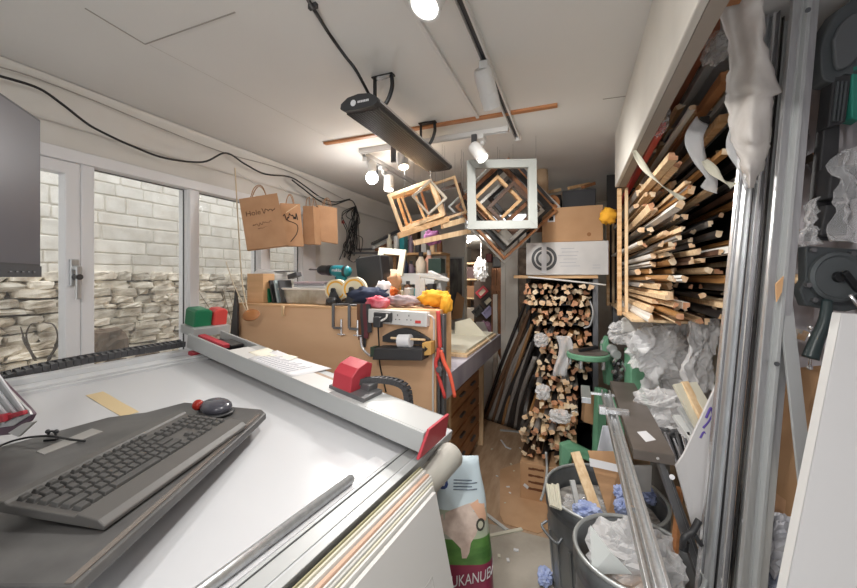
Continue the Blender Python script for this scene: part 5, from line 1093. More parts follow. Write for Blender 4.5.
plate('guide_arm', [(834, 76), (852, 74), (846, 122), (828, 128)], .04, BLACK)
for i in range(3): plate('guide_rib', [(836 + 4 * i, 82), (838 + 4 * i, 82), (833 + 4 * i, 122), (831 + 4 * i, 122)], .006, GG, .001, -.006)
o = plate('teal_panel', [(852, 66), (872, 60), (872, 122), (852, 118)], .04, mat('teal_panel', rgb(48, 128, 112), .4)); o['label'] = 'teal panel'
plate('carriage_block', [(826, 168), (852, 166), (850, 200), (822, 200)], .05, BLACK, o=-.02)
plate('carriage_block', [(822, 206), (846, 204), (842, 236), (816, 236)], .05, BLACK, o=-.015)
plate('carriage_plate', [(806, 246), (872, 250), (872, 306), (846, 312), (806, 306), (800, 290), (806, 280)], .03, GG)
gc = S3(832, 277)
MB().lathe([(0, .0), (.067, .0), (.071, -.006), (.071, -.02), (.062, -.024), (.056, -.018), (0, -.018)], gc, 36, 0, E, cap=False).build('gear_cover', GG, wc_, smooth=False)
MB().lathe([(.0, -.026), (.014, -.026), (.016, -.018)], gc, 16, 0, E, cap=False).build('hub', BLACKM, wc_)
MB().bar(S3(834, 272, -.03), S3(858, 302, -.03), .018, .012, E).build('lever', BLACKM, wc_, bevel=.003)
MB().tube([S3(836, 294, -.04), S3(846, 309, -.045)], .005).build('lever_pin', CHROME, wc_, smooth=True)
MB().tube(smoothpath([S3(821, 300, -.02), S3(815, 320, -.03), S3(806, 342, -.03), S3(801, 356, -.03)]), lambda f: .012 + .007 * f, 12).build('handle', mat('handle_dark_teal', rgb(44, 58, 60), .4), wc_, smooth=True)
for x, y in ((811, 250), (850, 254), (812, 300), (806, 285), (830, 170)): MB().cyl(S3(x, y, -.012), S3(x, y, .01), .007).build('bolt', STEELD, wc_)
MB().tube([S3(826, 330, .05), S3(825, 372, .05)], .004).blob(S3(826, 330, .05), (.008, .008, .008)).blob(S3(825, 372, .05), (.008, .008, .008)).build('spring', CHROME, wc_, smooth=True)
def film(name, lab, px, d, m, sd, nu=22, nv=16, amp=.03, cat='film'):
    """crinkled film inside a quadrilateral"""
    q = [P(x, y, d + (0 if len(px[0]) < 3 else 0)) for x, y in px]
    def fn(u, v):
        p = q[0].lerp(q[1], u).lerp(q[3].lerp(q[2], u), v); return p + FW * amp * (1.6 * abs(noise.noise(Vector((u * 3, v * 3, sd)))) + .8 * abs(noise.noise(Vector((u * 7, v * 6, sd)))) + .4 * abs(noise.noise(Vector((u * 15, v * 12, sd))))) + RT * amp * .5 * noise.noise(Vector((u * 4, v * 4, sd + 9)))
    o = MB().sheet(fn, nu, nv, .0012).build(name, m, smooth=True); tag(o, lab, cat); return o
film('clear_bag', 'clear plastic bag caught on the broad profile beside the black cutter', [(799, 134), (842, 114), (838, 168), (812, 170)], 1.28, FILM, 4)
film('clear_bag', 'clear plastic bag hanging right of the black carriage blocks', [(845, 150), (880, 140), (880, 245), (836, 240)], 1.0, FILM, 6)
film('clear_bag', 'thin clear film at the left of the black carriage blocks', [(814, 200), (822, 196), (824, 244), (807, 246)], 1.03, FILM, 8)
# cardboard sheets, rags behind the flat bar
o = MB().prism([P(765, 372, 1.20), P(822, 366, 1.10), P(812, 560, 1.05), P(758, 560, 1.12)], FW * .006).build('cardboard_sheet', CARD); tag(o, 'large brown cardboard sheet leaning behind the flat grey bar', 'cardboard')
o = MB().prism([P(776, 386, 1.1), P(786, 392, 1.1), P(776, 432, 1.07), P(768, 450, 1.07)], FW * .004).build('cardboard_flap', mat('light_cardboard', rgb(214, 168, 122), .8)); tag(o, 'lighter cardboard flap just right of the broad profile', 'cardboard')
o = MB().prism([P(768, 488, 1.05), P(786, 500, 1.05), P(784, 528, 1.03), P(764, 514, 1.03)], FW * .004).build('cardboard_flap', KRAFT); tag(o, 'small torn cardboard flap above the grey printed bag', 'cardboard')
o = MB().blob(P(771, 545, 1.04), (.06, .06, .11), None, 36, 26, .8, .42, 2.6, 0, 60, True).build('printed_bag', mat('grey_printed_plastic', rgb(190, 190, 196), .4, col2=rgb(140, 142, 150), scale=18)); tag(o, 'crumpled grey printed plastic bag below the torn cardboard flap', 'bag')
o = MB().blob(P(768, 590, 1.03), (.06, .06, .08), None, 36, 26, .8, .42, 2.6, 0, 61, True).build('printed_bag', mat('navy_printed_plastic', rgb(66, 74, 96), .4, col2=rgb(150, 156, 170), scale=16, contrast=(.45, .6))); tag(o, 'navy printed plastic bag at the bottom edge right of the broad profile', 'bag')
# ---------------------------------------------------------------- green guillotine with its extension table and rail
mg = thing('mitre_guillotine', 'green mitre guillotine with long aluminium measuring rail and dark side table', 'machine', (.1, 2.3, 0))
TBL = mat('machine_table', rgb(116, 108, 102), .4, .3, col2=rgb(98, 90, 84), scale=6)
MB().span((.188, 1.447, .865), (.312, 2.35, .90)).build('side_table', TBL, mg, bevel=.002)
MB().cyl((.262, 1.445, .882), (.262, 1.45, .882), .005).build('table_bolt', CHROME, mg); o = MB().prism([PZ(637, 432, .9), PZ(646, 431, .9), PZ(656, 440, .9), PZ(646, 442, .9)], UP * .0008).build('label', PAPER, mg); o['label'] = 'white sticker'
R0, R1 = .62, 2.14
MB().span((.128, R0, .875), (.172, R1, .885)).span((.128, R0, .885), (.136, R1, .905)).span((.164, R0, .885), (.172, R1, .905)).span((.146, R0, .885), (.152, R1, .893)).build('measuring_rail', ALU, mg, bevel=.0015)
for y in (1.1, 1.6): MB().cyl((.142, y, .885), (.142, y, .892), .005).build('rail_bolt', CHROME, mg)
cp = PZ(612, 412, .9)
MB().box((.165, cp.y, .905), (.11, .035, .02)).box((.115, cp.y, .905), (.03, .03, .035)).build('clamp_block', CHROME, mg, bevel=.002)
MB().bar((.06, R1 - .04, .89), (.32, R1 - .04, .89), .012, .012).build('cross_rod', CHROME, mg)
MB().span((.03, 1.98, .87), (.075, 2.2, .9)).build('rail_stub', ALU, mg, bevel=.002)
tc = P(588, 355, 2.36)
MB().lathe([(0, .0), (.125, 0), (.13, .006), (.13, .03), (.12, .036), (0, .036)], tc - UP * .02, 32, 0, UP, cap=False).build('turntable', MGREEN, mg)
o = MB().lathe([(.0, .0), (.118, 0), (.118, .006), (0, .006)], tc + UP * .016, 32, 0, UP, cap=False).build('turntable_top', TBL, mg)
for k in range(5): p = tc + Vector((.11 * math.cos(k * 1.3 + 3), .11 * math.sin(k * 1.3 + 3), -.02)); MB().cyl(p - UP * .05, p + UP * .0, .012).build('adjuster', CHROME, mg, smooth=False)
MB().bar(tc + UP * .03 - RT * .06, tc + UP * .05 + RT * .06, .03, .02).build('stop_arm', BLACKM, mg, bevel=.002)
MB().prism([P(603, 345, 2.4), P(608, 336, 2.4), P(614, 362, 2.4), P(613, 385, 2.35), P(607, 385, 2.35)], FW * .05).build('blade_bracket', MGREEN, mg, bevel=.004)
MB().bar(P(601, 388, 2.35), Vector((P(596, 470, 2.3).x, P(596, 470, 2.3).y, .0)), .06, .06, RT).build('column', MGREEN, mg, bevel=.005)
MB().bar(P(618, 395, 2.2), Vector((P(613, 470, 2.2).x, 2.1, 0)), .05, .05, RT).build('column', MGREEN, mg, bevel=.005)
a = [(607, 346), (611, 342), (633, 372), (633, 384)]
MB().prism([P(606, 344, 2.45), P(630, 345, 2.5), P(632, 384, 2.3), P(629, 384, 2.3)], FW * .015).build('fence_plate', TBL, mg, bevel=.002)
MB().bar(P(609, 345, 2.40), P(631, 377, 2.26), .02, .02).build('fence_edge', ALU, mg, bevel=.002)
for f in (.12, .3): p = P(609, 345, 2.37).lerp(P(631, 377, 2.24), f); MB().cyl(p - FW * .02, p + FW * .01, .028, n=20).build('disc', GREYL, mg)
rj = random.Random(3)
for k in range(9): p = P(612 + rj.uniform(-3, 9), 366 + rj.uniform(-5, 14), 2.28); MB().cyl(p - FW * .015, p + RT * .02 + UP * rj.uniform(-.01, .02), rj.uniform(.008, .014), n=10).build('adjuster', [CHROME, STEELD, BLACKM][k % 3], mg)
MB().prism([P(631, 350, 2.25), P(645, 349, 2.25), P(645, 394, 2.2), P(631, 390, 2.2)], FW * .08).build('blade_guard', MGREEN, mg, bevel=.005)
MB().prism([P(631, 390, 2.2), P(645, 392, 2.2), P(650, 408, 2.1), P(640, 414, 2.05)], FW * .03).build('guard_foot', MGREEN, mg, bevel=.004)
MB().prism([P(602, 342, 2.42), P(604, 340, 2.42), P(603, 362, 2.4), P(601, 362, 2.4)], FW * .02).build('steel_post', GREYL, mg)
# pedal frame low at the front
pf0 = [P(562, 446, 2.25), P(572, 443, 2.3), P(598, 456, 2.28), P(596, 464, 2.24), P(572, 455, 2.24), P(572, 470, 2.24), P(590, 474, 2.2), P(590, 481, 2.2), P(562, 478, 2.2)]
MB().prism(pf0, FW * .05).build('pedal_frame', MGREEN, mg, bevel=.004)
MB().cyl(P(566, 472, 2.19), P(566, 472, 2.22), .016).build('pedal_bolt', STEELD, mg); MB().bar(P(565, 478, 2.22), Vector((P(565, 478, 2.22).x, P(565, 478, 2.22).y, 0)), .04, .04).build('leg', MGREEN, mg)
o = MB().prism([P(603, 426, 2.1), P(613, 426, 2.1), P(624, 476, 2.05), P(594, 470, 2.05)], FW * .006).build('paper_sheet', mat('bluish_paper', rgb(224, 228, 238), .7)); tag(o, 'bluish white paper sheet standing under the measuring rail', 'paper')
o = MB().prism([P(586, 394, 2.5), P(597, 394, 2.5), P(594, 425, 2.48), P(584, 422, 2.48)], FW * .05).build('carton_piece', CARD); tag(o, 'brown carton piece left of the green guillotine column', 'cardboard')
# film and bubble wrap between rack and table
film('plastic_sheet', 'large milky plastic sheet draped below the right wall rack', [(640, 330), (700, 322), (703, 405), (648, 398)], 1.85, FILMW, 11, 44, 32, .07, 'plastic')
film('plastic_sheet', 'second milky plastic sheet hanging nearer the chrome lengths', [(690, 322), (722, 318), (716, 392), (690, 400)], 1.6, FILMW, 14, 34, 28, .055, 'plastic')
film('plastic_sheet', 'white paper sheet lining the shelf just under the right wall rack', [(622, 318), (735, 312), (735, 330), (622, 334)], 1.98, mat('grey_paper', rgb(206, 204, 200), .7), 17, 20, 6, .03, 'plastic')
for px, py, d_, s, lab, sd in ((624, 333, 2.25, (.09, .08, .07), 'clear crumpled bag above the green blade guard', 70), (655, 350, 1.95, (.14, .10, .14), 'milky crumpled plastic over the shelf behind the green guard', 71), (660, 412, 1.75, (.12, .10, .11), 'bunched bubble wrap resting at the back of the dark side table', 72), (672, 440, 1.62, (.07, .07, .05), 'small crumpled film below the bubble wrap', 73)):
    o = MB().blob(P(px, py, d_), s, None, 48, 30, .8, .40, 2.6, 0, sd, True).build('plastic_wrap', FILMW); tag(o, lab, 'plastic wrap')
# offcut strips leaning and hardware
for i, (a, b, w_, m, lab) in enumerate((((677, 384), (706, 440), .035, cream, 'cream wooden strip leaning by the bubble wrap, leftmost of three'), ((684, 382), (708, 428), .028, PALE, 'pale wooden strip in the middle of the three leaning by the bubble wrap'), ((691, 383), (716, 425), .04, cream, 'broad cream strip, rightmost of the three leaning by the bubble wrap'), ((676, 416), (697, 446), .03, WOODW, 'short white strip under the three cream strips'), ((681, 408), (702, 442), .03, GREYL, 'grey strip just under the leftmost cream strip'))):
    o = MB().bar(P(*a, 1.5), P(*b, 1.38), w_, .016, FW).build('wooden_strip', m, bevel=.0015); tag(o, lab, 'strip', 'strips leaning by the bubble wrap')
for i in range(9):
    a = (664 + 3.0 * i, 432 + 2 * (i % 4)); b = (678 + 2.2 * i, 468 + 3 * (i % 3)); o = MB().bar(P(*a, 1.42), P(*b, 1.36), .008, .008).build('metal_offcut', [CHROME, STEELD, BLACKM][i % 3], bevel=.001); tag(o, 'thin %s metal offcut in the tangle beside the dark side table' % ['chrome', 'steel', 'black'][i % 3], 'metal offcut', 'thin %s metal offcuts beside the side table' % ['chrome', 'steel', 'black'][i % 3])
o = MB().blob(P(669, 437, 1.45), (.035, .03, .03), None, 16, 10, .7, .5, 4, 0, 80).build('black_bracket', BLACK); tag(o, 'small black bracket heaped at the edge of the dark side table', 'bracket')
gbp = [P(738, 340, 1.22), P(684, 455, 1.22), P(676, 466, 1.22), P(699, 548, 1.18), P(738, 556, 1.18)]
gbt = thing('grey_board', 'pale grey board with purple scribble leaning behind the chrome lengths', 'board', gbp[3])
MB().prism(gbp, FW * .008).build('board', mat('board_pale_grey', rgb(196, 194, 194), .5), gbt, bevel=.001)
mb = MB(); G = lambda x, y: P(x, y, 1.215)
for st in ([(706, 418), (711, 408), (712, 420), (706, 434)], [(703, 428), (708, 422), (714, 412)], [(712, 424), (709, 436), (704, 444)], [(700, 438), (704, 432), (707, 440)]): mb.tube(smoothpath([G(*p) for p in st]), .0035, 6)
mb.build('purple_scribble', mat('purple_ink', rgb(84, 62, 150), .6), gbt)
MB().cyl(P(672, 477, 1.2), P(672, 477, 1.215), .008).build('white_stud', PAPER, gbt)
fr_ = thing('steel_angle', 'dark steel angle bars slanting down beside the grey board', 'steel bars', P(690, 560, 1.25))
for a, b in (((660, 462), (704, 590)), ((668, 478), (712, 600))): MB().bar(P(*a, 1.26), P(*b, 1.2), .02, .02, FW).build('bar', STEELD, fr_, bevel=.002)
MB().bar(P(664, 470, 1.25), P(700, 575, 1.2), .004, .02, RT).build('web', ALU, fr_)
bc = thing('black_clamp', 'black clamp gripping the steel bars above the front bin', 'clamp', P(690, 540, 1.16))
MB().tube(smoothpath([P(683, 548, 1.17), P(684, 538, 1.16), P(692, 532, 1.16), P(699, 520, 1.16)]), .010).build('arm', BLACK, bc, smooth=True); MB().cyl(P(684, 550, 1.17), P(685, 541, 1.17), .013).build('jaw', BLACKM, bc); MB().bar(P(694, 534, 1.16), P(701, 545, 1.16), .016, .012).build('lever', BLACK, bc, bevel=.002)
# ---------------------------------------------------------------- galvanised bins
def bin_(c, R_, H_, lab, dents):
    t = thing('metal_bin', lab, 'bin', c); rb = R_ * .86; n = 48
    pr = [(0, .012), (rb, .012), (rb, 0), (rb + .006, 0)]
    z = 0
    for f in (.06, .10, .62, .64, .66, .82, .84, .86, .88, .90, .92): pr.append((rb + (R_ - rb) * f + (.006 if f in (.64, .84, .90) else 0), H_ * f))
    pr += [(R_ - .002, H_ * .985)]
    inner = [(R_ - .008, H_ * .985)] + [(rb + (R_ - rb) * f - .006, H_ * f) for f in (.9, .5, .1)] + [(rb - .006, .02), (0, .02)]
    MB().lathe([(0, 0)] + pr[2:] + inner, c, n, 0, UP, cap=False).build('bin_body', GALV, t, smooth=True)
    MB().tube([Vector(c) + Vector((math.cos(2 * PI * i / n) * (R_ - .003), math.sin(2 * PI * i / n) * (R_ - .003), H_ * .985)) for i in range(n)], .0075, 8, 0, True).build('rim', mat('rim_steel', rgb(186, 190, 190), .35, .6), t, smooth=True)
    for s in (-1, 1):
        hc = Vector(c) + Vector((s * (R_ + .004) * .8, -.6 * R_, H_ * .72)); o_ = Vector((s * .8, -.6, 0)).normalized(); tn = Vector((.6, s * .8, 0)).normalized()
        MB().tube(smoothpath([hc - tn * .06, hc - tn * .055 + o_ * .03 - UP * .02, hc + tn * .055 + o_ * .03 - UP * .02, hc + tn * .06]), .006).build('handle', GALV, t, smooth=True)
    nr = 20; mb = MB()
    for i in range(nr):
        an = 2 * PI * i / nr; dr = Vector((math.cos(an), math.sin(an), 0)); mb.bar(Vector(c) + dr * (rb + .004) + UP * H_ * .08, Vector(c) + dr * (rb + (R_ - rb) * .6 + .004) + UP * H_ * .6, .012, .006, dr)
    mb.build('body_rib', GALV, t)
    return t
fb = P(635, 549, 1.25); fbc = Vector((fb.x, fb.y, 0)); FH = fb.z
bb = P(604, 491, 1.74); bbc = Vector((bb.x, bb.y, 0)); BHt = bb.z
bin_(fbc, .195, FH, 'galvanised metal bin with plastic in it, nearer and smaller of the two', 0); bin_(bbc, .265, BHt, 'ribbed galvanised metal bin of offcuts behind the nearer bin', 0)
# what is in the bins
o = MB().blob(fbc + Vector((.0, .02, FH - .06)), (.15, .14, .12), None, 48, 30, .85, .42, 2.6, 0, 90, True).build('plastic_wrap', FILMW); tag(o, 'crumpled milky plastic stuffed in the nearer bin', 'plastic wrap')
o = MB().prism([P(590, 525, 1.2), P(611, 552, 1.17), P(632, 574, 1.16), P(592, 574, 1.18)], FW * .002 + RT * .001).build('card_offcut', mat('bluish_white_card', rgb(220, 224, 222), .6)); tag(o, 'pointed white card offcut standing in the nearer bin', 'card')
o = MB().bar(P(680, 487, 1.31), P(674, 560, 1.25), .012, .022, FW).build('wooden_stick', OAK, bevel=.001); tag(o, 'orange wooden stick standing up at the right of the nearer bin', 'stick')
o = MB().bar(P(660, 540, 1.28), P(684, 574, 1.2), .012, .01, FW).build('white_offcut', WOODW, bevel=.001); tag(o, 'thin white offcut lying inside the right edge of the nearer bin', 'offcut')
o = MB().span((fbc.x - .12, fbc.y - .1, FH - .30), (fbc.x + .12, fbc.y + .12, FH - .16)).build('carton_piece', CARD); tag(o, 'carton piece under the plastic in the nearer bin', 'cardboard')
def bpnt(x, y, d): return P(x, y, d)
o = MB().bar(P(575, 452, 1.80), P(604, 532, 1.58), .045, .012, FW).build('wooden_offcut', PALE, bevel=.001); tag(o, 'long pale wooden offcut sticking out of the back bin', 'offcut')
o = MB().bar(P(572, 480, 1.74), P(579, 512, 1.68), .022, .02, FW).build('white_offcut', WOODW, bevel=.001); tag(o, 'short white offcut standing in the left of the back bin', 'offcut')
cs_ = thing('cardboard_piece', 'brown cardboard piece with a white stripe standing in the back bin', 'cardboard', P(608, 510, 1.75))
q = [P(588, 451, 1.82), P(622, 452, 1.82), P(640, 515, 1.7), P(608, 514, 1.66)]
MB().prism(q, FW * .006).build('sheet', CARD, cs_); MB().prism([P(589, 458, 1.75), P(624, 466, 1.73), P(627, 474, 1.71), P(590, 466, 1.73)], -FW * .002).build('white_stripe', PAPER, cs_)
for i in range(5):
    o = MB().bar(P(547 + 2.6 * i, 484 + (i % 2), 1.72), P(551 + 2.4 * i, 506 + i, 1.62), .010, .012, FW).build('wood_sliver', cream, bevel=.0008); tag(o, 'thin cream slat at the left rim of the back bin', 'slat', 'thin slats in the back bin')
for i, (x, y, d_, s, lab) in enumerate(((587, 511, 1.60, (.06, .05, .035), 'pale blue rag lowest in the back bin'), (622, 507, 1.62, (.035, .04, .035), 'pale blue rag at the right of the cardboard piece'), (620, 492, 1.68, (.03, .04, .03), 'smaller pale blue rag above the one right of the cardboard'), (652, 496, 1.78, (.04, .04, .04), 'pale blue rag behind the measuring rail in the back bin'))):
    o = MB().blob(P(x, y, d_), s, None, 30, 20, .85, .45, 2.6, 0, 100 + i, True).build('rag', BLUEC); tag(o, lab, 'rag')
o = MB().blob(P(592, 513, 1.74), (.13, .10, .05), None, 30, 18, .85, .3, 3.5, 0, 110).build('plastic_wrap', FILM); tag(o, 'clear film and scraps filling the left of the back bin', 'plastic wrap')
o = MB().cyl((bbc.x, bbc.y, .08), (bbc.x, bbc.y, BHt - .10), .235).build('rubbish_fill', mat('grey_scraps', rgb(150, 146, 140), .8, col2=rgb(96, 92, 88), scale=30, bump=.5)); tag(o, 'packed grey scraps filling the back bin below its top layer', 'scraps', kind='stuff')
pt_ = thing('pvc_tube', 'dark grey tube standing behind the back bin under the side table', 'tube', (P(660, 540, 1.9).x, P(660, 540, 1.9).y, 0)); c_ = P(660, 470, 1.95)
MB().cyl((c_.x, c_.y, 0), (c_.x, c_.y, .86), .045).build('tube', mat('tube_grey', rgb(110, 106, 102), .5), pt_, smooth=True); MB().cyl((c_.x, c_.y, .70), (c_.x, c_.y, .78), .0465).build('white_label', PAPER, pt_, smooth=True)
o = MB().prism([P(634, 466, 1.7), P(652, 466, 1.7), P(651, 492, 1.7), P(638, 492, 1.7)], FW * .01).build('white_carton_piece', WC); tag(o, 'white carton piece below the front edge of the side table', 'cardboard')
# ---------------------------------------------------------------- dog food bag
DB = 1.50; BR = RT; BN = -FW
def dbag():
    base = P(464, 600, DB); base.z = 0
    t = thing('dog_food_bag', 'large pet food bag with lettering, blue top, dog picture and maroon band on the floor', 'bag', base)
    ht_ = .765
    def half(z):  # half width at height z
        f = z / ht_; return .125 - .045 * max(0, (f - .45) / .55) ** 1.2
    def dp(z): f = z / ht_; return .10 * max(.03, 1 - f ** 3) if f < .999 else .004
    def pt(z, th):
        x = half(z) * math.copysign(abs(math.cos(th)) ** .55, math.cos(th)); y = dp(z) * math.copysign(abs(math.sin(th)) ** .8, math.sin(th))
        off = -.02 * (z / ht_) + .006 * noise.noise(Vector((z * 9, th, 1)))
        return base + BR * (x + off) - FW * (y + .008 * noise.noise(Vector((x * 14, z * 11, 3)))) + UP * z
    bands = [(0, .12, 4), (.12, .385, 3), (.385, .475, 2), (.475, .575, 1), (.575, ht_, 0)]
    mats_ = [mat('bag_pale_blue', rgb(184, 202, 212), .35, col2=rgb(206, 220, 226), scale=4), mat('bag_mid', rgb(188, 188, 180), .35, col2=rgb(164, 180, 150), scale=6), mat('bag_green', rgb(96, 142, 70), .35, col2=rgb(62, 104, 50), scale=7, stretch=(1, 1, 3)), mat('bag_maroon', rgb(136, 44, 74), .35), mat('bag_pale_blue', rgb(1, 1, 1))]
    mb = MB(); N_ = 40; zs = []
    for a, b, m in bands:
        k = max(2, int((b - a) / .03)); zs += [(a + (b - a) * i / k, m) for i in range(k)]
    zs.append((ht_, 0))
    for z, m in zs: mb.v += [pt(z, 2 * PI * i / N_) for i in range(N_)]
    for j in range(len(zs) - 1):
        for i in range(N_):
            i2 = (i + 1) % N_; mb.f.append([j * N_ + i, j * N_ + i2, (j + 1) * N_ + i2, (j + 1) * N_ + i]); mb.m.append(zs[j][1])
    mb.f.append(list(range(N_ - 1, -1, -1))); mb.m.append(4); e = (len(zs) - 1) * N_; mb.f.append([e + i for i in range(N_)]); mb.m.append(0)
    mb.build('sack', mats_, t, smooth=True)
    # front surface point at sideways offset x (m) and height z
    def fr(x, z, o=.002):
        hf = half(z); c = max(-1, min(1, (x + .02 * z / ht_) / hf)); th = -math.acos(math.copysign(abs(c) ** (1 / .55), c)); th = abs(th)
        p = pt(z, th); return p - FW * o
    def patch(name, poly, m, o=.002):
        n = 10; mb = MB()  # star-shaped patch about its centre
        cx_ = sum(p[0] for p in poly) / len(poly); cz_ = sum(p[1] for p in poly) / len(poly); cen = fr(cx_, cz_, o); ring = []
        rings = [[fr(cx_ + (x - cx_) * f, cz_ + (z - cz_) * f, o) for x, z in poly] for f in (.33, .66, 1)]
        L_ = len(poly); vs = [cen] + [p for r in rings for p in r]; fs = []
        for i in range(L_): fs.append((0, 1 + i, 1 + (i + 1) % L_))
        for r in range(2):
            for i in range(L_): a, b = 1 + r * L_ + i, 1 + r * L_ + (i + 1) % L_; fs.append((a, a + L_, b + L_, b))
        return mb.add(vs, fs).build(name, m, t, smooth=True)
    dogm = mat('dog_cream', rgb(228, 210, 198), .4, col2=rgb(188, 164, 152), scale=16)
    patch('dog_picture', [(-.10, .555), (-.05, .58), (.0, .60), (.04, .61), (.085, .585), (.075, .535), (.05, .52), (.04, .49), (.02, .465), (.012, .43), (.0, .41), (-.018, .41), (-.02, .445), (-.045, .47), (-.07, .49), (-.10, .50)], dogm)
    patch('hand_picture', [(.02, .60), (.05, .615), (.085, .60), (.085, .53), (.06, .535), (.045, .56)], mat('skin_print', rgb(222, 178, 150), .4), .003)
    rg = [(.058 + .019 * math.cos(k * .52), .525 + .024 * math.sin(k * .52)) for k in range(12)]; patch('ring_dark', rg, mat('ring_dark', rgb(66, 66, 60), .4), .0035)
    patch('ring_light', [(.058 + (x - .058) * .6, .525 + (z - .525) * .6) for x, z in rg], mat('ring_light', rgb(190, 190, 170), .4), .0045)
    patch('roundel', [(-.09 + .023 * math.cos(k * .52), .668 + .02 * math.sin(k * .52)) for k in range(12)], mat('roundel_blue', rgb(42, 62, 118), .4), .003)
    patch('roundel_mark', [(-.10, .668), (-.09, .675), (-.078, .671), (-.082, .661), (-.097, .660)], PAPER, .0045)
    for i in range(4): patch('small_print', [(-.045, .685 - .011 * i), (.03 + .02 * (i % 2), .685 - .011 * i), (.03 + .02 * (i % 2), .681 - .011 * i), (-.045, .681 - .011 * i)], mat('print_slate', rgb(96, 110, 126), .6), .003)
    # lettering bent round the sack
    o = text('lettering', 'EUKANUBA', (0, 0, 0), (1, 0, 0), (0, 1, 0), .060, PAPER, None, .0003)
    me = o.data; xs = [v.co.x for v in me.vertices]; w_ = max(xs) - min(xs); mx = (max(xs) + min(xs)) / 2
    inv = WM[t.name].inverted()
    for v in me.vertices: v.co = inv @ fr((v.co.x - mx) / w_ * .205 + .024, .335 + v.co.y + (v.co.x - mx) * .10, .004 + v.co.z)
    o.parent = t
dbag()
# ---------------------------------------------------------------- things on the floor
o = MB().prism([PZ(500, 470, 0), PZ(535, 458, 0), PZ(552, 528, 0), PZ(538, 534, 0), PZ(504, 524, 0), PZ(500, 516, 0)], UP * .004).build('floor_board', mat('tan_floor_board', rgb(196, 158, 122), .6, col2=rgb(182, 144, 108), scale=5)); tag(o, 'tan hardboard offcut lying flat on the floor left of the bins', 'board'); o.location.z = .001
def strip(pts, w_, m, lab, h=.008, nm='floor_offcut', cat='offcut', z=0):
    mb = MB()
    for a, b in zip(pts, pts[1:]): mb.bar(PZ(*a, z + h / 2 + .001), PZ(*b, z + h / 2 + .001), w_, h)
    o = mb.build(nm, m); tag(o, lab, cat)
strip([(486, 514), (507, 530)], .022, WOODW, 'white offcut strip lying on the floor beside the pet food bag', z=.001)
strip([(484, 537), (522, 529)], .022, cream, 'cream offcut strip crossing under the white one on the floor')
strip([(501, 440), (506, 447), (511, 449)], .012, PAPER, 'bent white offcut on the floor by the leaning mouldings')
strip([(500, 430), (522, 432)], .03, GREYL, 'short grey strip on the floor at the foot of the back rack')
rd = random.Random(12)
spots_ = [(511, 464), (508, 487), (505, 503), (510, 493), (499, 556), (508, 560), (514, 471), (497, 476), (527, 488), (520, 448), (492, 449), (516, 550)]
for i, (x, y) in enumerate(spots_):
    p = PZ(x, y, .004); s = rd.uniform(.008, .018); o = MB().box(p, (s * 1.6, s, .006), rotz(rd.uniform(0, 3))).build('wood_chip', PAPER if i % 2 else cream); tag(o, 'tiny pale chip on the floor between bench and bins', 'chip', 'pale chips scattered on the floor')
o = MB().blob(PZ(545, 576, .025), (.035, .05, .025), None, 22, 14, .85, .5, 3.6, 0, 120).build('rag', BLUEC); tag(o, 'pale blue rag on the floor at the foot of the back bin', 'rag')
o = MB().tube(smoothpath([PY(546, 452, 2.5), PY(547, 470, 2.48), PY(544, 490, 2.3), PY(541, 500, 2.2)]), .008).build('grey_strap', GREYL, smooth=True); tag(o, 'grey strap dangling from the bottom rack shelf over the cardboard box', 'strap')
# ================================================================ on the ceiling: tracks, spots, heater
def trk(name, lab, a, b):
    t = thing(name, lab, 'track', (Vector(a) + Vector(b)) / 2); a, b = Vector(a), Vector(b); dr = (b - a).normalized(); sd_ = dr.cross(UP)
    mb = MB()
    for s in (-1, 1): mb.bar(a - UP * .014 + sd_ * s * .014, b - UP * .014 + sd_ * s * .014, .007, .026)
    mb.bar(a - UP * .003, b - UP * .003, .034, .006).build('channel', WHITEM, t, bevel=.001)
    MB().bar(a - UP * .008, b - UP * .008, .02, .004).build('conductor', DARKG, t)
    MB().bar(b - dr * .004 - UP * .014, b + dr * .010 - UP * .014, .04, .03).build('end_cap', WHITEM, t, bevel=.001)
trk('lighting_track', 'long white ceiling lighting track running away from the camera', (-.322, -.6, CZ), (-.322, 2.24, CZ))
trk('lighting_track', 'white lighting track crossing the ceiling behind the timber strip', (-1.33, 2.09, CZ - .0), (-.36, 2.085, CZ))
trk('lighting_track', 'rear white lighting track carrying the round lit bulb', (-1.33, 2.13, CZ), (-1.33, 3.3, CZ))
tag(MB().bar((-.475, -.6, CZ - .008), (-.475, 1.88, CZ - .008), .016, .016).build('cable_trunking', WHITEM, bevel=.002), 'slim white cable trunking on the ceiling beside the long track', 'trunking')
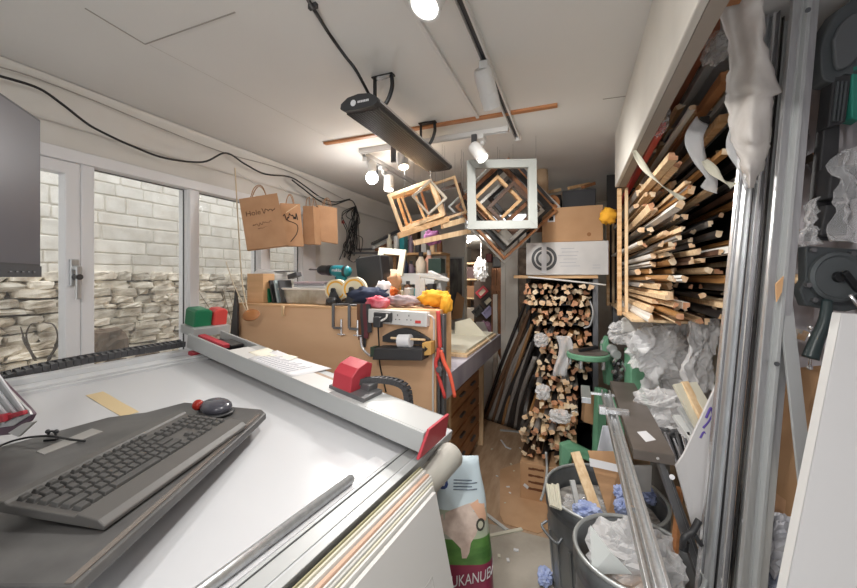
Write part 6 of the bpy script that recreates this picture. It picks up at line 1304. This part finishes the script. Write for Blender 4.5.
def spot(top, head, aim, lab, r=.036, L=.13, strip=True, energy=SPOT_W, lit=True):
    top, head, aim = Vector(top), Vector(head), Vector(aim).normalized(); t = thing('spotlight', lab, 'spotlight', top, group='white track spotlights')
    MB().box(top - UP * .045, (.034, .09, .03)).cyl(top - UP * .06, top - UP * .085, .012).build('adapter', WHITEM, t, bevel=.003)
    MB().bar(top - UP * .08, head - aim * L * .25, .016, .012).build('yoke', WHITEM, t)
    MB().lathe([(0, -L * .5), (r * .8, -L * .5), (r * .95, -L * .42), (r, -L * .3), (r, L * .5), (r * .86, L * .5), (r * .82, L * .42), (0, L * .42)], head, 24, 0, aim, cap=False).lathe([(r * 1.005, L * .1), (r * 1.03, L * .11), (r * 1.03, L * .13), (r * 1.005, L * .14)], head, 24, 0, aim, cap=False).build('head', WHITEM, t, smooth=False)
    MB().lathe([(0, L * .43), (r * .8, L * .43), (r * .8, L * .45), (0, L * .45)], head, 20, 0, aim, cap=False).build('lens', LIT if lit else PAPER, t)
    if strip:
        s_ = aim.orthogonal().normalized(); s_ = s_ if s_.z < .5 else -s_
        MB().bar(top - UP * .03 + FW * -.02 - RT * .05, top - UP * .03 - RT * .05 - UP * .10 - FW * .02, .02, .03).build('driver_strip', DARKG, t, bevel=.002)
    ld = bpy.data.lights.new('spot_beam', 'SPOT'); ld.energy = energy; ld.spot_size = 2.6; ld.spot_blend = 1.0; ld.shadow_soft_size = .04; ld.color = (1, .97, .93)
    lo = bpy.data.objects.new('spot_beam', ld); C.objects.link(lo); lo.location = head + aim * (L * .5 + .01); lo.rotation_euler = aim.to_track_quat('-Z', 'Y').to_euler()
    return t
h1 = P(433, -13, .93); spot((-.322, h1.y + .02, CZ), h1, (-.25, -.35, -1), 'large white spotlight at the top edge, lit face towards the camera', r=.042, strip=False)
h2 = P(487, 88, 1.44); spot((-.322, 1.40, CZ), h2, (.12, .75, -.75), 'white spotlight hanging from the long track, seen from behind', r=.036, L=.15, strip=False)
h3 = P(478, 152, 2.03); spot((-.50, 2.085, CZ), h3, RT * .45 - UP * .8 - FW * .4, 'white spotlight beside the broad white square frame', r=.035, L=.11, energy=26)
h4 = P(403, 160, 2.3); spot((-1.02, 2.085, CZ), h4, -UP - FW * .35 + RT * .1, 'white spotlight peeping out below the dark heater', r=.036, L=.11)
h5 = P(389, 183, 2.62); spot((-1.33, 2.40, CZ), h5, -UP - FW * .3, 'white spotlight next to the round lit bulb', r=.036, L=.11)
bp_ = P(372, 178, 2.5); bt_ = thing('round_bulb', 'round glowing bulb at the left end of the rear track', 'bulb', bp_)
MB().box((-1.33, bp_.y, CZ - .045), (.034, .06, .03)).cyl((-1.33, bp_.y, CZ - .05), bp_ + UP * .06, .012).lathe([(.014, .02), (.028, .04), (.03, .09), (.012, .12)], bp_, 18, 0, UP).build('holder', WHITEM, bt_, smooth=False)
MB().blob(bp_, (.042, .042, .042), None, 20, 12).build('globe', mat('bulb_glow', (1, .97, .92), emit=14), bt_, smooth=True)
ld = bpy.data.lights.new('bulb_light', 'POINT'); ld.energy = 5; ld.color = (1, .97, .94); ld.shadow_soft_size = .05; lo = bpy.data.objects.new('bulb_light', ld); C.objects.link(lo); lo.location = bp_ - UP * .06 - Vector((0, 0, .03))
# infrared strip heater
ht = thing('strip_heater', 'long dark grey infrared strip heater hanging from the ceiling', 'heater', (-.77, 1.65, 2.17))
HM = mat('heater_anthracite', rgb(70, 70, 72), .4, .4); HX = -.772; hz = 2.165; y0, y1 = 1.2, 2.1; hw = .082
sec = [(-hw, -.006), (-hw * .96, .012), (-hw * .6, .030), (0, .036), (hw * .6, .030), (hw * .96, .012), (hw, -.006), (hw * .8, -.015), (0, -.018), (-hw * .8, -.015)]
MB().prism([(HX + x, y0 + .02, hz + z) for x, z in sec], (0, y1 - y0 - .04, 0)).build('body', HM, ht, bevel=.002)
for y, d_ in ((y0, .02), (y1 - .02, .02)): MB().prism([(HX + x * 1.02, y, hz + z * 1.1) for x, z in sec], (0, d_, 0)).build('end_cap', BLACK, ht, bevel=.002)
mb = MB()
for i in range(13): x = -hw * .86 + i * hw * 1.72 / 12; mb.bar((HX + x, y0 + .03, hz - .018 + .005 * (x / hw) ** 2), (HX + x, y1 - .03, hz - .018 + .005 * (x / hw) ** 2), .005, .006)
mb.build('grille', mat('heater_grille', rgb(92, 91, 90), .3, .6), ht)
MB().bar((HX + hw * 1.0, y0 + .02, hz + .006), (HX + hw * 1.0, y1 - .02, hz + .006), .004, .010).bar((HX + hw * .9, y0 + .02, hz + .018), (HX + hw * .9, y1 - .02, hz + .018), .004, .004).build('trim_strip', CHROME, ht)
MB().lathe([(.010, 0), (.012, .001), (.012, .002), (.0, .002)], (HX - .022, y0 - .0005, hz + .006), 20, 0, (0, -1, 0), cap=False).lathe([(.004, .002), (.0045, .003), (0, .003)], (HX - .022, y0 - .0005, hz + .006), 16, 0, (0, -1, 0), cap=False).build('badge', PAPER, ht)
mb = MB()
for i in range(7): mb.box((HX + .0 + i * .0072, y0 - .001, hz + .007), (.0052, .001, .008))
mb.build('badge_lettering', PAPER, ht)
for y in (1.36, 1.86):
    mb = MB(); x0_ = HX + .02
    mb.bar((x0_ - .05, y, CZ - .004), (x0_ + .05, y, CZ - .004), .03, .006)
    mb.bar((x0_ - .04, y, CZ), (x0_ - .04, y, hz + .10), .022, .006, (1, 0, 0)).tube(smoothpath([(x0_ + .04, y, CZ - .004), (x0_ + .042, y, hz + .13), (x0_ + .02, y, hz + .075), (x0_ - .015, y, hz + .045)]), .009, 8)
    mb.bar((x0_ - .045, y, hz + .09), (x0_ + .0, y, hz + .03), .02, .006).build('bracket', BLACKM, ht, bevel=.001)
MB().cyl((HX, y0 + .12, hz + .03), (HX, y0 + .12, hz + .055), .012).tube(smoothpath([(HX, y0 + .12, hz + .05), P(357, 72, 1.36), P(345, 56, 1.34), P(330, 35, 1.28), PZ(313, 8, CZ - .012)]), .006).build('flex', CABLE, ht, smooth=True)
cab = thing('ceiling_flex', 'black flex clipped to the ceiling above the strip heater', 'cable', PZ(305, -10, CZ)); q1 = PZ(313, 8, CZ - .012)
MB().tube([q1, PZ(300, -14, CZ - .010), PZ(270, -60, CZ - .01)], .006).build('flex', CABLE, cab, smooth=True); MB().box(q1 + UP * .005, (.03, .012, .014)).build('cable_clip', BLACK, cab)

for y, ax_ in ((-.05, (.75, .75, -.8)), (-.45, (-.45, .9, -.55))):  # two unseen spotlights added as fill for the right rack and bench
    spot((-.322, y + .02, CZ), (-.30, y + .05, CZ - .16), ax_, 'unseen fill spotlight added on the long track above the keyboard tray' if y > -.1 else 'unseen fill spotlight added at the near end of the long track', r=.042, L=.14, strip=False, energy=30)
